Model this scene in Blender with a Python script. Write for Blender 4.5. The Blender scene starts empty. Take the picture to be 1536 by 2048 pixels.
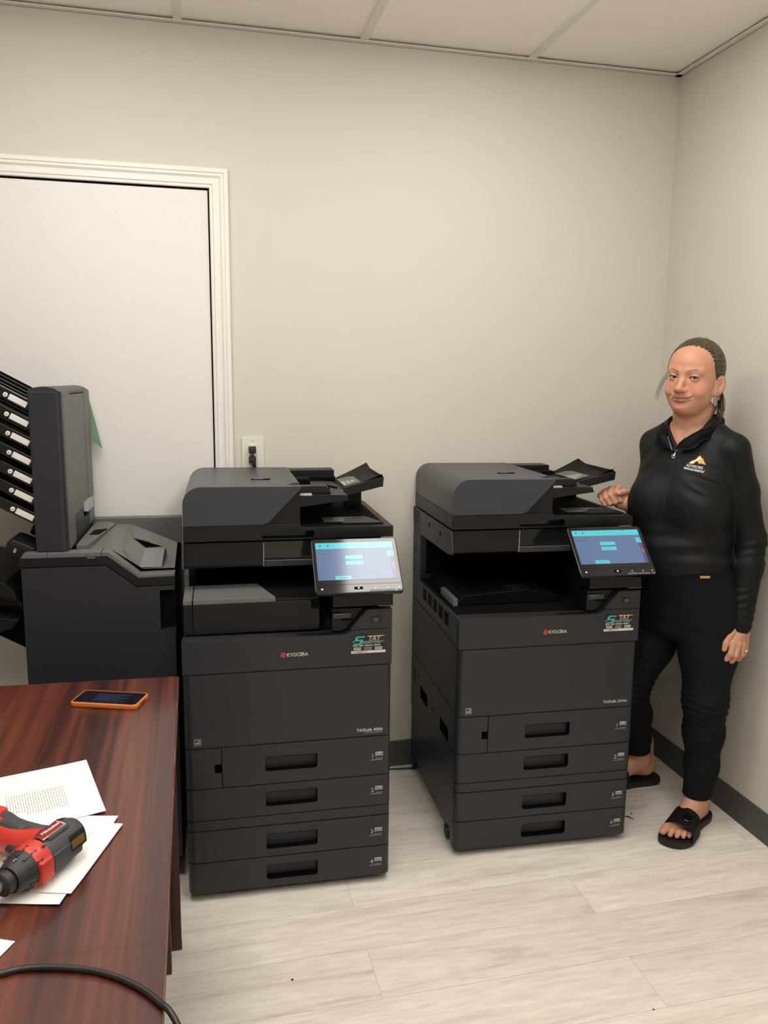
import bpy, bmesh, math, random
import numpy as np
from mathutils import Vector, Matrix
from mathutils.bvhtree import BVHTree
random.seed(7)
C = bpy.context.scene.collection
PI = math.pi
# ------------------------------------------------------------------ materials
def mat(name, col, rough=.5, metal=0., spec=.5, emit=None, estr=0., coat=0.):
    m = bpy.data.materials.new(name); m.use_nodes = True
    b = m.node_tree.nodes['Principled BSDF']
    b.inputs['Base Color'].default_value = (*col, 1); b.inputs['Roughness'].default_value = rough
    b.inputs['Metallic'].default_value = metal; b.inputs['Specular IOR Level'].default_value = spec
    b.inputs['Coat Weight'].default_value = coat
    if emit: b.inputs['Emission Color'].default_value = (*emit, 1); b.inputs['Emission Strength'].default_value = estr
    return m
def nodes(m): return m.node_tree.nodes, m.node_tree.links, m.node_tree.nodes['Principled BSDF']
def tex(m, kind, coord='Object', scale=(1, 1, 1), loc=(0, 0, 0), rot=(0, 0, 0), **kw):
    N, L, b = nodes(m)
    tc = N.new('ShaderNodeTexCoord'); mp = N.new('ShaderNodeMapping'); t = N.new('ShaderNodeTex' + kind)
    mp.inputs['Scale'].default_value = scale; mp.inputs['Location'].default_value = loc; mp.inputs['Rotation'].default_value = rot
    L.new(tc.outputs[coord], mp.inputs[0]); L.new(mp.outputs[0], t.inputs['Vector'])
    for k, v in kw.items(): t.inputs[k].default_value = v
    return t
def ramp(m, src, stops):
    N, L, b = nodes(m); r = N.new('ShaderNodeValToRGB'); L.new(src, r.inputs[0])
    e = r.color_ramp.elements
    while len(e) < len(stops): e.new(.5)
    for q, (p, c) in zip(e, stops): q.position = p; q.color = (*c, 1)
    return r.outputs[0]
def mix(m, a, b_, fac, mode='MIX'):
    N, L, b = nodes(m); x = N.new('ShaderNodeMix'); x.data_type = 'RGBA'; x.blend_type = mode
    for s, v in ((x.inputs[6], a), (x.inputs[7], b_), (x.inputs[0], fac)):
        if hasattr(v, 'links'): L.new(v, s)
        elif isinstance(v, tuple): s.default_value = (*v, 1)
        else: s.default_value = v
    return x.outputs[2]
def bump(m, src, dist=.001, strength=.3):
    N, L, b = nodes(m); n = N.new('ShaderNodeBump'); n.inputs['Distance'].default_value = dist; n.inputs['Strength'].default_value = strength
    L.new(src, n.inputs['Height']); L.new(n.outputs[0], b.inputs['Normal'])
def base(m, src): N, L, b = nodes(m); L.new(src, b.inputs['Base Color'])
def grainy(name, col, rough, amt=.18, sc=900, dist=.0004, spec=.5):
    m = mat(name, col, rough, spec=spec); t = tex(m, 'Noise', Scale=sc, Detail=2)
    base(m, ramp(m, t.outputs[0], [(.3, tuple(c * (1 - amt) for c in col)), (.7, tuple(c * (1 + amt) for c in col))]))
    bump(m, t.outputs[0], dist, .15); return m
M = {}
M['wall'] = mat('greige_paint', (.615, .585, .515), .75, spec=.25)
t = tex(M['wall'], 'Noise', 'Object', Scale=260, Detail=3); bump(M['wall'], t.outputs[0], .0006, .25)
M['white'] = mat('white_gloss_paint', (.73, .715, .675), .42, spec=.4)
t = tex(M['white'], 'Noise', Scale=30, Detail=3); bump(M['white'], t.outputs[0], .0006, .12)
M['casing'] = mat('white_casing_paint', (.78, .755, .70), .35, spec=.45)
M['gapdark'] = mat('gap_shadow_brown', (.03, .02, .015), .9)
M['tile'] = mat('ceiling_tile', (.95, .915, .86), .95, spec=.1)
t = tex(M['tile'], 'Noise', Scale=420, Detail=4); bump(M['tile'], t.outputs[0], .0008, .4)
M['tee'] = mat('grid_enamel', (.78, .75, .70), .5)
M['vinyl'] = grainy('cove_vinyl', (.075, .078, .072), .55, .08, 60)
# floor planks
m = M['floor'] = mat('pale_oak_vinyl', (.5, .45, .38), .38, spec=.35)
bk = tex(m, 'Brick', loc=(1.392, 1.0 + .18 * 40, 0))
bk.inputs['Color1'].default_value = (0, 0, 0, 1); bk.inputs['Color2'].default_value = (1, 1, 1, 1); bk.inputs['Mortar'].default_value = (.5, .5, .5, 1)
bk.inputs['Scale'].default_value = 1; bk.inputs['Mortar Size'].default_value = .0007; bk.inputs['Mortar Smooth'].default_value = .3
bk.inputs['Brick Width'].default_value = 1.34; bk.inputs['Row Height'].default_value = .18; bk.offset = .5; bk.offset_frequency = 2; bk.squash = 1
N, L, b = nodes(m)
tc = N.new('ShaderNodeTexCoord'); cx = N.new('ShaderNodeCombineXYZ'); L.new(bk.outputs[0], cx.inputs[2])
ad = N.new('ShaderNodeVectorMath'); ad.operation = 'MULTIPLY_ADD'; ad.inputs[1].default_value = (1.1, 9, 1); L.new(tc.outputs['Object'], ad.inputs[0])
sc = N.new('ShaderNodeVectorMath'); sc.operation = 'SCALE'; sc.inputs[3].default_value = 17; L.new(cx.outputs[0], sc.inputs[0]); L.new(sc.outputs[0], ad.inputs[2])
n1 = N.new('ShaderNodeTexNoise'); n1.inputs['Scale'].default_value = 1.6; n1.inputs['Detail'].default_value = 6; n1.inputs['Distortion'].default_value = 1.1; L.new(ad.outputs[0], n1.inputs['Vector'])
n2 = N.new('ShaderNodeTexNoise'); n2.inputs['Scale'].default_value = 9; n2.inputs['Detail'].default_value = 5; n2.inputs['Roughness'].default_value = .7; L.new(ad.outputs[0], n2.inputs['Vector'])
c1 = ramp(m, n1.outputs[0], [(.28, (.68, .62, .535)), (.45, (.80, .745, .66)), (.62, (.85, .80, .715)), (.8, (.88, .83, .755))])
c2 = mix(m, c1, ramp(m, n2.outputs[0], [(.25, (.62, .60, .57)), (.6, (1, 1, 1))]), .55, 'MULTIPLY')
c3 = mix(m, c2, ramp(m, bk.outputs[0], [(0, (.90, .89, .88)), (1, (1.04, 1.03, 1.02))]), .8, 'MULTIPLY')
c4 = mix(m, c3, (.42, .375, .31), bk.outputs['Fac'])
base(m, c4); bump(m, n2.outputs[0], .0005, .15)
# machine plastics
M['graphite'] = grainy('graphite_plastic', (.0195, .0205, .0245), .42, .12, 1400, .0003, spec=.42)
M['slate'] = grainy('slate_plastic', (.034, .0355, .0455), .37, .10, 1400, .0003)
M['black'] = grainy('black_plastic', (.0055, .0056, .0058), .42, .2, 1400, .0003, spec=.36)
M['pitch'] = mat('deep_black_plastic', (.003, .003, .0034), .75, spec=.08)
M['gloss'] = mat('glossy_black_panel', (.006, .006, .006), .08, spec=.5)
M['greytop'] = grainy('grey_and_lit_plastic', (.118, .115, .109), .5, .1, 1400, .0003)  # warm grey parts, also standing in for lit faces of darker plastic
M['chrome'] = mat('chrome_trim', (.55, .55, .55), .15, 1)
M['palegrey'] = mat('pale_grey_plastic', (.42, .42, .44), .45)
M['ink_w'] = mat('white_ink', (.72, .70, .66), .5)
M['ink_g'] = mat('grey_ink', (.33, .33, .32), .5)
M['ink_r'] = mat('red_ink', (.62, .06, .03), .5)
M['ink_t'] = mat('teal_ink', (.05, .42, .40), .5)
M['ink_o'] = mat('peach_ink', (.66, .40, .21), .5)
M['ink_k'] = mat('black_ink', (.012, .012, .014), .45)
M['label'] = mat('white_label', (.70, .69, .65), .55)
M['silver'] = mat('silver_lettering', (.62, .61, .58), .35, .6)
M['rubber'] = mat('castor_rubber', (.012, .012, .012), .6)
M['scr_bg'] = mat('screen_backlight', (.01, .01, .012), .12, emit=(.15, .235, .42), estr=.75)
M['scr_bar'] = mat('screen_cyan', (.01, .01, .012), .12, emit=(.10, .72, .80), estr=.85)
M['scr_ink'] = mat('screen_icons', (.01, .01, .012), .12, emit=(.02, .12, .17), estr=.6)
M['scr_pur'] = mat('screen_violet', (.01, .01, .012), .12, emit=(.12, .09, .36), estr=.7)
M['scr_org'] = mat('screen_orange', (.01, .01, .012), .12, emit=(.45, .17, .12), estr=.7)
M['led'] = mat('indicator_white', (.8, .8, .78), .4, emit=(.8, .8, .8), estr=.5)
M['gpaper'] = mat('green_paper', (.16, .27, .17), .8)
# desk laminate : streaks along Y
m = M['desk'] = mat('mahogany_laminate', (.10, .03, .02), .30, spec=.6, coat=.25)
w = tex(m, 'Noise', scale=(26, .55, 1), Scale=1, Detail=5, Roughness=.62, Distortion=.25)
w2 = tex(m, 'Noise', scale=(170, 2.6, 1), Scale=1, Detail=4)
base(m, mix(m, ramp(m, w.outputs[0], [(.30, (.020, .0065, .006)), (.43, (.052, .0135, .010)), (.53, (.105, .026, .015)), (.64, (.155, .042, .022)), (.76, (.085, .021, .013))]),
     ramp(m, w2.outputs[0], [(.3, (.55, .5, .5)), (.65, (1.1, 1.1, 1.1))]), .6, 'MULTIPLY'))
m = M['deskpanel'] = mat('mahogany_panel', (.05, .014, .010), .35)
w = tex(m, 'Noise', scale=(30, 30, .6), Scale=1, Detail=4)
base(m, ramp(m, w.outputs[0], [(.3, (.02, .007, .006)), (.6, (.07, .019, .012))]))
M['deskedge'] = mat('worn_edge_band', (.30, .13, .075), .5)
M['paper'] = mat('white_paper', (.80, .785, .74), .75, spec=.2)
M['print'] = mat('printed_grey', (.30, .29, .28), .8)
M['cord'] = mat('black_cord_rubber', (.012, .011, .011), .4)
M['orange'] = mat('orange_phone_case', (.60, .17, .035), .5)
M['phone'] = mat('phone_glass', (.004, .004, .006), .06, emit=(.02, .02, .05), estr=.15)
M['phone_t'] = mat('phone_text', (.02, .02, .03), .1, emit=(.10, .12, .25), estr=.35)
M['toolred'] = mat('tool_red', (.50, .035, .022), .4)
M['toolgrey'] = grainy('tool_grey_rubber', (.045, .046, .048), .6, .15, 500)
M['toolblk'] = grainy('tool_black', (.016, .016, .017), .5, .15, 500)
M['toolyel'] = mat('tool_plate_amber', (.30, .17, .03), .5)
M['steel'] = mat('tool_steel', (.35, .34, .33), .3, 1)
M['plate'] = mat('outlet_ivory', (.70, .70, .60), .35)
M['lamp'] = mat('led_panel', (.9, .9, .9), .6, emit=(1, .955, .915), estr=1.)

# ------------------------------------------------------------------ mesh helper
def objnew(name, me, parent=None):
    o = bpy.data.objects.new(name, me); C.objects.link(o)
    if parent: o.parent = parent
    return o
def empty(name, loc=(0, 0, 0), rz=0.):
    o = objnew(name, None); o.location = loc; o.rotation_euler = (0, 0, rz); o.empty_display_size = .05; return o
def tag(o, label=None, cat=None, group=None, kind=None):
    for k, v in (('label', label), ('category', cat), ('group', group), ('kind', kind)):
        if v: o[k] = v
    return o
def evalmesh(o):
    dg = bpy.context.evaluated_depsgraph_get(); dg.update()
    return bpy.data.meshes.new_from_object(o.evaluated_get(dg))
class B:
    def __init__(s): s.bm = bmesh.new(); s.mats = []
    def mi(s, m):
        if m not in s.mats: s.mats.append(m)
        return s.mats.index(m)
    def add(s, bm, m, bev=0., seg=2, edges=None, X=None):
        if bev > 0:
            bm.normal_update()
            es = edges if edges is not None else [e for e in bm.edges if len(e.link_faces) == 2 and e.calc_face_angle(0) > .5]
            bmesh.ops.bevel(bm, geom=es, offset=bev, segments=seg, affect='EDGES', clamp_overlap=True, profile=.5)
        if X is not None: bmesh.ops.transform(bm, matrix=X, verts=bm.verts)
        i = s.mi(m)
        for f in bm.faces: f.material_index = i
        me = bpy.data.meshes.new('t'); bm.to_mesh(me); bm.free(); s.bm.from_mesh(me); bpy.data.meshes.remove(me); return s
    def addmesh(s, me, m, X=None):
        bm = bmesh.new(); bm.from_mesh(me); return s.add(bm, m, X=X)
    def box(s, x0, x1, y0, y1, z0, z1, m, bev=0., seg=2, X=None):
        bm = bmesh.new(); bmesh.ops.create_cube(bm, size=1, matrix=Matrix.Translation(((x0 + x1) / 2, (y0 + y1) / 2, (z0 + z1) / 2)) @ Matrix.Diagonal((x1 - x0, y1 - y0, z1 - z0, 1)))
        return s.add(bm, m, bev, seg, X=X)
    def prism(s, poly, ax, a0, a1, m, bev=0., seg=2, X=None, top=None):
        # poly in the plane of the two other axes (x,y | x,z | y,z); top: optional second outline at a1
        bm = bmesh.new(); q = top or poly
        def P(p, a): return {'z': (p[0], p[1], a), 'y': (p[0], a, p[1]), 'x': (a, p[0], p[1])}[ax]
        v0 = [bm.verts.new(P(p, a0)) for p in poly]; v1 = [bm.verts.new(P(p, a1)) for p in q]
        n = len(poly); bm.faces.new(v0); bm.faces.new(v1[::-1])
        for i in range(n): bm.faces.new((v0[i], v1[i], v1[(i + 1) % n], v0[(i + 1) % n]))
        bmesh.ops.recalc_face_normals(bm, faces=bm.faces)
        return s.add(bm, m, bev, seg, X=X)
    def poly(s, pts, m):
        bm = bmesh.new(); bm.faces.new([bm.verts.new(p) for p in pts]); return s.add(bm, m)
    def tube(s, pts, r, m, n=10, X=None, cap=True, closed=False):
        bm = bmesh.new(); pts = [Vector(p) for p in pts]; k = len(pts); rs = r if hasattr(r, '__len__') else [r] * k
        rings = []; up = None
        for i, p in enumerate(pts):
            a = pts[(i - 1) % k] if (closed or i) else p; c = pts[(i + 1) % k] if (closed or i < k - 1) else p
            d = (c - a).normalized()
            if up is None: up = d.orthogonal().normalized()
            up = (up - d * up.dot(d)).normalized(); w = d.cross(up)
            rings.append([bm.verts.new(p + rs[i] * (math.cos(t * 2 * PI / n) * up + math.sin(t * 2 * PI / n) * w)) for t in range(n)])
        for i in range(k if closed else k - 1):
            A, D = rings[i], rings[(i + 1) % k]
            for t in range(n): bm.faces.new((A[t], A[(t + 1) % n], D[(t + 1) % n], D[t]))
        if cap and not closed: bm.faces.new(rings[0][::-1]); bm.faces.new(rings[-1])
        return s.add(bm, m, X=X)
    def lathe(s, prof, m, n=24, X=None, sx=1., sy=1.):
        # profile of (r, z) revolved about z, capped at both ends
        bm = bmesh.new(); R = [[bm.verts.new((r * sx * math.cos(t * 2 * PI / n), r * sy * math.sin(t * 2 * PI / n), z)) for t in range(n)] for r, z in prof]
        for a, c in zip(R[:-1], R[1:]):
            for t in range(n): bm.faces.new((a[t], a[(t + 1) % n], c[(t + 1) % n], c[t]))
        bm.faces.new(R[0][::-1]); bm.faces.new(R[-1])
        return s.add(bm, m, X=X)
    def grid(s, fn, nu, nv, m, thick=0., X=None):
        bm = bmesh.new(); V = [[bm.verts.new(fn(i / nu, j / nv)) for j in range(nv + 1)] for i in range(nu + 1)]
        for i in range(nu):
            for j in range(nv): bm.faces.new((V[i][j], V[i + 1][j], V[i + 1][j + 1], V[i][j + 1]))
        if thick: bmesh.ops.solidify(bm, geom=bm.faces, thickness=thick); bmesh.ops.recalc_face_normals(bm, faces=bm.faces)
        return s.add(bm, m, X=X)
    def text(s, body, size, X, m, ex=.0004, align='LEFT', sx=1., shear=0., bold=0.):
        cu = bpy.data.curves.new('t', 'FONT'); cu.body = body; cu.size = size; cu.extrude = ex; cu.align_x = align; cu.shear = shear; cu.offset = bold; cu.resolution_u = 3
        o = objnew('t', cu); me = evalmesh(o); bpy.data.objects.remove(o); bpy.data.curves.remove(cu)
        s.addmesh(me, m, X @ Matrix.Diagonal((sx, 1, 1, 1))); bpy.data.meshes.remove(me); return s
    def cut(s, *cutters):
        # boolean difference with the closed shapes in the given builders
        me = bpy.data.meshes.new('a'); s.bm.to_mesh(me)
        for m_ in s.mats: me.materials.append(m_)
        o = objnew('a', me); cs = []
        for c in cutters:
            for m_ in c.mats: s.mi(m_)
            mc = bpy.data.meshes.new('c'); c.bm.to_mesh(mc)
            for m_ in c.mats: mc.materials.append(m_)
            oc = objnew('c', mc); cs.append(oc); md = o.modifiers.new('b', 'BOOLEAN'); md.object = oc; md.operation = 'DIFFERENCE'; md.solver = 'EXACT'; md.material_mode = 'TRANSFER'
        r = evalmesh(o); names = [x.name if x else None for x in r.materials]
        s.bm.free(); s.bm = bmesh.new(); s.bm.from_mesh(r)
        idx = {i: s.mi(r.materials[i]) for i in range(len(r.materials)) if r.materials[i]}
        for f in s.bm.faces: f.material_index = idx.get(f.material_index, 0)
        for q in cs + [o]: bpy.data.objects.remove(q)
        return s
    def done(s, name, parent=None, label=None, ang=.6, smooth=True, wn=True):
        bm = s.bm; bm.normal_update()
        if smooth:
            for f in bm.faces: f.smooth = True
            for e in bm.edges:
                if len(e.link_faces) != 2 or e.calc_face_angle(0) > ang: e.smooth = False
        me = bpy.data.meshes.new(name); bm.to_mesh(me); bm.free()
        for m_ in s.mats: me.materials.append(m_)
        o = objnew(name, me, parent)
        if label: o['label'] = label
        if smooth and ang < 1: w_ = o.modifiers.new('normals', 'WEIGHTED_NORMAL'); w_.keep_sharp = True; w_.weight = 80
        return o
def T(x=0, y=0, z=0): return Matrix.Translation((x, y, z))
def R(a, ax): return Matrix.Rotation(a, 4, ax)
FRONT = R(PI / 2, 'X')                                   # text plane facing -Y
def rrect(x0, x1, y0, y1, rfl, rfr, rbl=0, rbr=0, n=6):
    # outline in XY, front = y0; corner radii
    out = []
    for cx, cy, r, a in ((x0, y0, rfl, PI), (x1, y0, rfr, 1.5 * PI), (x1, y1, rbr, 0), (x0, y1, rbl, .5 * PI)):
        if r <= 0: out.append((cx, cy)); continue
        ox = cx + r if cx == x0 else cx - r; oy = cy + r if cy == y0 else cy - r
        for k in range(n + 1): out.append((ox + r * math.cos(a + k * PI / 2 / n), oy + r * math.sin(a + k * PI / 2 / n)))
    return out
# ------------------------------------------------------------------ the room
HC = 2.6235; XL, YF = -4.6, -5.0
XD, HD = -1.667, 2.186; CW = .062; XDL = -2.70
def struct(o): o['kind'] = 'structure'; return o
b = B(); b.box(XL, 0, YF, 0, -.05, 0, M['floor']); struct(b.done('floor'))
b = B()
b.box(XL, XDL + CW, 0, .12, 0, 2.75, M['wall']); b.box(XD - CW, .12, 0, .12, 0, 2.75, M['wall']); b.box(XDL + CW, XD - CW, 0, .12, HD - CW, 2.75, M['wall'])
struct(b.done('wall_back'))
for n, a in (('wall_right', (0, .12, YF, 0)), ('wall_left', (XL - .12, XL, YF, 0)), ('wall_front', (XL - .12, .12, YF - .12, YF))):
    b = B(); b.box(*a, 0, 2.75, M['wall']); struct(b.done(n))
# suspended ceiling: tiles, grid of tees, wall angle
TZ = HC + .010; XO, TP = .5972, .6096; YT = .66
b = B(); b.box(XL, 0, YF, 0, TZ, TZ + .03, M['tile']); ceil = b
LX = [(-XO - TP, -XO), (-XO - 3 * TP, -XO - 2 * TP)]; LY = [(-YT - TP, -YT), (-YT - 3 * TP, -YT - 2 * TP), (-YT - 5 * TP, -YT - 4 * TP)]  # last row is added out of view to even wall and floor brightness
holes = []
for x0, x1 in LX:
    for y0, y1 in LY: h = B(); h.box(x0, x1, y0, y1, TZ - .01, TZ + .1, M['tile']); holes.append(h)
ceil.cut(*holes); struct(ceil.done('ceiling'))
b = B(); k = 0
while -XO - k * TP > XL: x = -XO - k * TP; b.box(x - .0135, x + .0135, YF, -.004, HC + .002, TZ + .003, M['tee'], .0015); k += 1
k = 0
while -YT - k * TP > YF: y = -YT - k * TP; b.box(XL, 0, y - .0135, y + .0135, HC + .003, TZ + .003, M['tee'], .0015); k += 1
struct(b.done('trim_1'))
b = B()
for a in ((XL, 0, -.024, -.0005), (-.024, -.0005, YF, 0)): b.box(*a, HC, HC + .003, M['tee'])
for a in ((XL, 0, -.003, 0), (-.003, 0, YF, 0)): b.box(*a, HC, HC + .02, M['tee'])
struct(b.done('trim_2'))
for i, (x0, x1) in enumerate(LX):
    for j, (y0, y1) in enumerate(LY):
        t = empty('ceiling_light', ((x0 + x1) / 2, (y0 + y1) / 2, HC))
        tag(t, 'square ceiling light panel ' + [['near the right wall, over the copiers', 'over the door side, beside the back wall'], ['above the middle of the room on the right', 'above the middle of the room on the left'], ['added behind the camera on the right to even the light', 'added behind the camera on the left to even the light']][j][i], 'ceiling light', 'ceiling light panels')
        w = TP / 2 - .004; q = B()
        for a in ((-w, w, -w, -w + .02), (-w, w, w - .02, w), (-w, -w + .02, -w, w), (w - .02, w, -w, w)): q.box(*a, .004, .05, M['tee'])
        q.done('light_frame', t)
        q = B(); q.prism(rrect(-w + .02, w - .02, -w + .02, w - .02, .02, .02, .02, .02, 4), 'z', -.024, .02, M['lamp'], .008); q.done('diffuser', t)  # lens dropped below the grid, its glowing sides added to brighten the ceiling
# baseboards
prof = [(0, 0), (-.009, 0), (-.009, .003), (-.005, .012), (-.004, .1), (-.001, .1026), (0, .1026)]
b = B(); b.prism([(p, z) for p, z in prof], 'x', XD + .001, -.0005, M['vinyl']); b.prism(prof, 'x', XL, XDL - .001, M['vinyl']); struct(b.done('baseboard_back'))
b = B(); b.prism([(p, z) for p, z in prof], 'y', YF, -.0005, M['vinyl']); struct(b.done('baseboard_right'))
# door: slab + moulded casing
d = struct(empty('door_1', ((XD + XDL) / 2, 0, 0)))
cx = (XD + XDL) / 2
b = B(); b.box(XDL + CW + .004 - cx, XD - CW - .005 - cx, .003, .045, .008, HD - CW - .006, M['white'], .0015)
b.box(XDL + CW - cx, XD - CW - cx, .05, .09, 0, HD - CW, M['gapdark'])
for x, z in ((-.24, 1.86), (-.1, .95), (-.45, 1.1), (-.24, 2.09)):      # filled nail heads
    b.lathe([(.0045, 0), (.003, .0012)], M['white'], 10, T(x + .16, .003, z) @ R(PI / 2, 'X'))
b.done('door_slab', d)
b = B(); P = [(0, 0), (0, .017), (.004, .020), (.014, .020), (.0165, .0175), (.024, .017), (.031, .0125), (.039, .0115), (.0415, .013), (.050, .013), (.0525, .0105), (.0605, .0095), (.062, .007), (.062, -.02)]
bm = bmesh.new(); rows = []
for u, dd in P: rows.append([bm.verts.new((x - cx, -dd, z)) for x, z in ((XD - u, 0), (XD - u, HD - u), (XDL + u, HD - u), (XDL + u, 0))])
for a, c in zip(rows[:-1], rows[1:]):
    for k in range(3): bm.faces.new((a[k], c[k], c[k + 1], a[k + 1]))
bmesh.ops.recalc_face_normals(bm, faces=bm.faces)
b.add(bm, M['casing']); b.done('door_casing', d, ang=.3)

# ------------------------------------------------------------------ copiers
W2 = .295
def slab(x0, x1, y0, y1, z0, z1, m, rl=.022, rr=.018, bev=.0014, b=None):
    b = b or B(); return b.prism(rrect(x0, x1, y0, y1, rl, rr), 'z', z0 + .0011, z1 - .0011, m, bev, 2)
def pocket(x0, x1, z0, z1, depth, r=.008):
    c = B(); c.prism([(x, z) for x, z in rrect(x0, x1, z0, z1, r, r, r * .6, r * .6, 4)], 'y', -.03, depth, M['pitch']); return c
def icon_plate(b, x, z, n):
    b.text(str(n), .019, T(x, -.0004, z - .007) @ FRONT, M['ink_g'], .0004, bold=.0002)
    b.box(x + .0115, x + .036, -.0016, .002, z - .011, z + .014, M['ink_k'], .001)
    b.box(x + .0125, x + .035, -.0022, .001, z - .001, z + .012, M['palegrey'], .0006)
    b.box(x + .0225, x + .0255, -.0026, .001, z + .006, z + .011, M['ink_w'])
    for k in range(3): b.box(x + .014, x + .0335, -.0026, .001, z - .0005 + k * .004, z + .0006 + k * .004, M['ink_k'])
    b.box(x + .013, x + .0345, -.0021, .001, z - .0085, z - .0075, M['ink_g']); b.box(x - .002, x + .034, -.0009, .001, z - .0135, z - .0122, M['ink_g'])
def sticker(root):
    b = B(); x0, z0 = .177, .725
    b.box(x0 + .001, x0 + .098, -.0009, .001, z0 + .004, z0 + .054, M['ink_k'])
    b.box(x0 - .001, x0 + .099, -.0012, .001, z0, z0 + .0072, M['label'])
    y = -.0011
    def s(body, size, x, z, m, **k): b.text(body, size, T(x0 + x, y, z0 + z) @ FRONT, m, .0002, **k)
    # swooping S made of three slanted strokes
    for q in ([(.012, .0475), (.016, .0505), (.038, .0505), (.0395, .0465), (.019, .0465)], [(.012, .0475), (.019, .0465), (.0165, .0405), (.028, .0405), (.0255, .0365), (.0085, .0365)],
              [(.028, .0405), (.0345, .0405), (.0275, .0255), (.006, .0255), (.0045, .0295), (.0215, .0295), (.0255, .0365)], [(.001, .0355), (.0115, .0375), (.0115, .0355), (.002, .0335)]):
        b.prism([(x0 + u, z0 + v) for u, v in q], 'y', y - .0003, y + .0006, M['ink_t'])
    s('TAT', .019, .047, .0365, M['ink_o'], sx=1.0, shear=.25, bold=.0003)
    b.box(x0 + .047, x0 + .095, y - .0003, y + .0005, z0 + .0488, z0 + .051, M['ink_o'])
    b.box(x0 + .031, x0 + .094, y - .0003, y + .0005, z0 + .0335, z0 + .0352, M['ink_t'])
    s('BUSINESS SYSTEMS', .0068, .031, .0278, M['ink_g'], sx=.98, bold=.0001)
    s('SALES - LEASE - RENTALS - SERVICE', .0056, .0035, .0208, M['ink_w'], sx=.92, bold=.0001)
    for cx_, n in ((.006, M['ink_w']), (.037, M['ink_g']), (.068, M['ink_w'])):
        for k, ws in enumerate(((.003, .0045, .007, .0035), (.005, .006, .0075))):
            x = cx_ + k * .0
            for w in ws: b.box(x0 + x, x0 + x + w, y - .0002, y + .0005, z0 + .0145 - k * .0048, z0 + .0172 - k * .0048, n); x += w + .0012
    s('ID NUMBER', .0055, .004, .0017, M['ink_k'], bold=.0001)
    for k in range(4): b.box(x0 + .033 + k * .0034, x0 + .0357 + k * .0034, y - .0004, y + .0005, z0 + .0025, z0 + .0047, M['ink_r'])
    return b.done('dealer_sticker', root, 'small black sticker with teal and peach lettering above a white strip')
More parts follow.
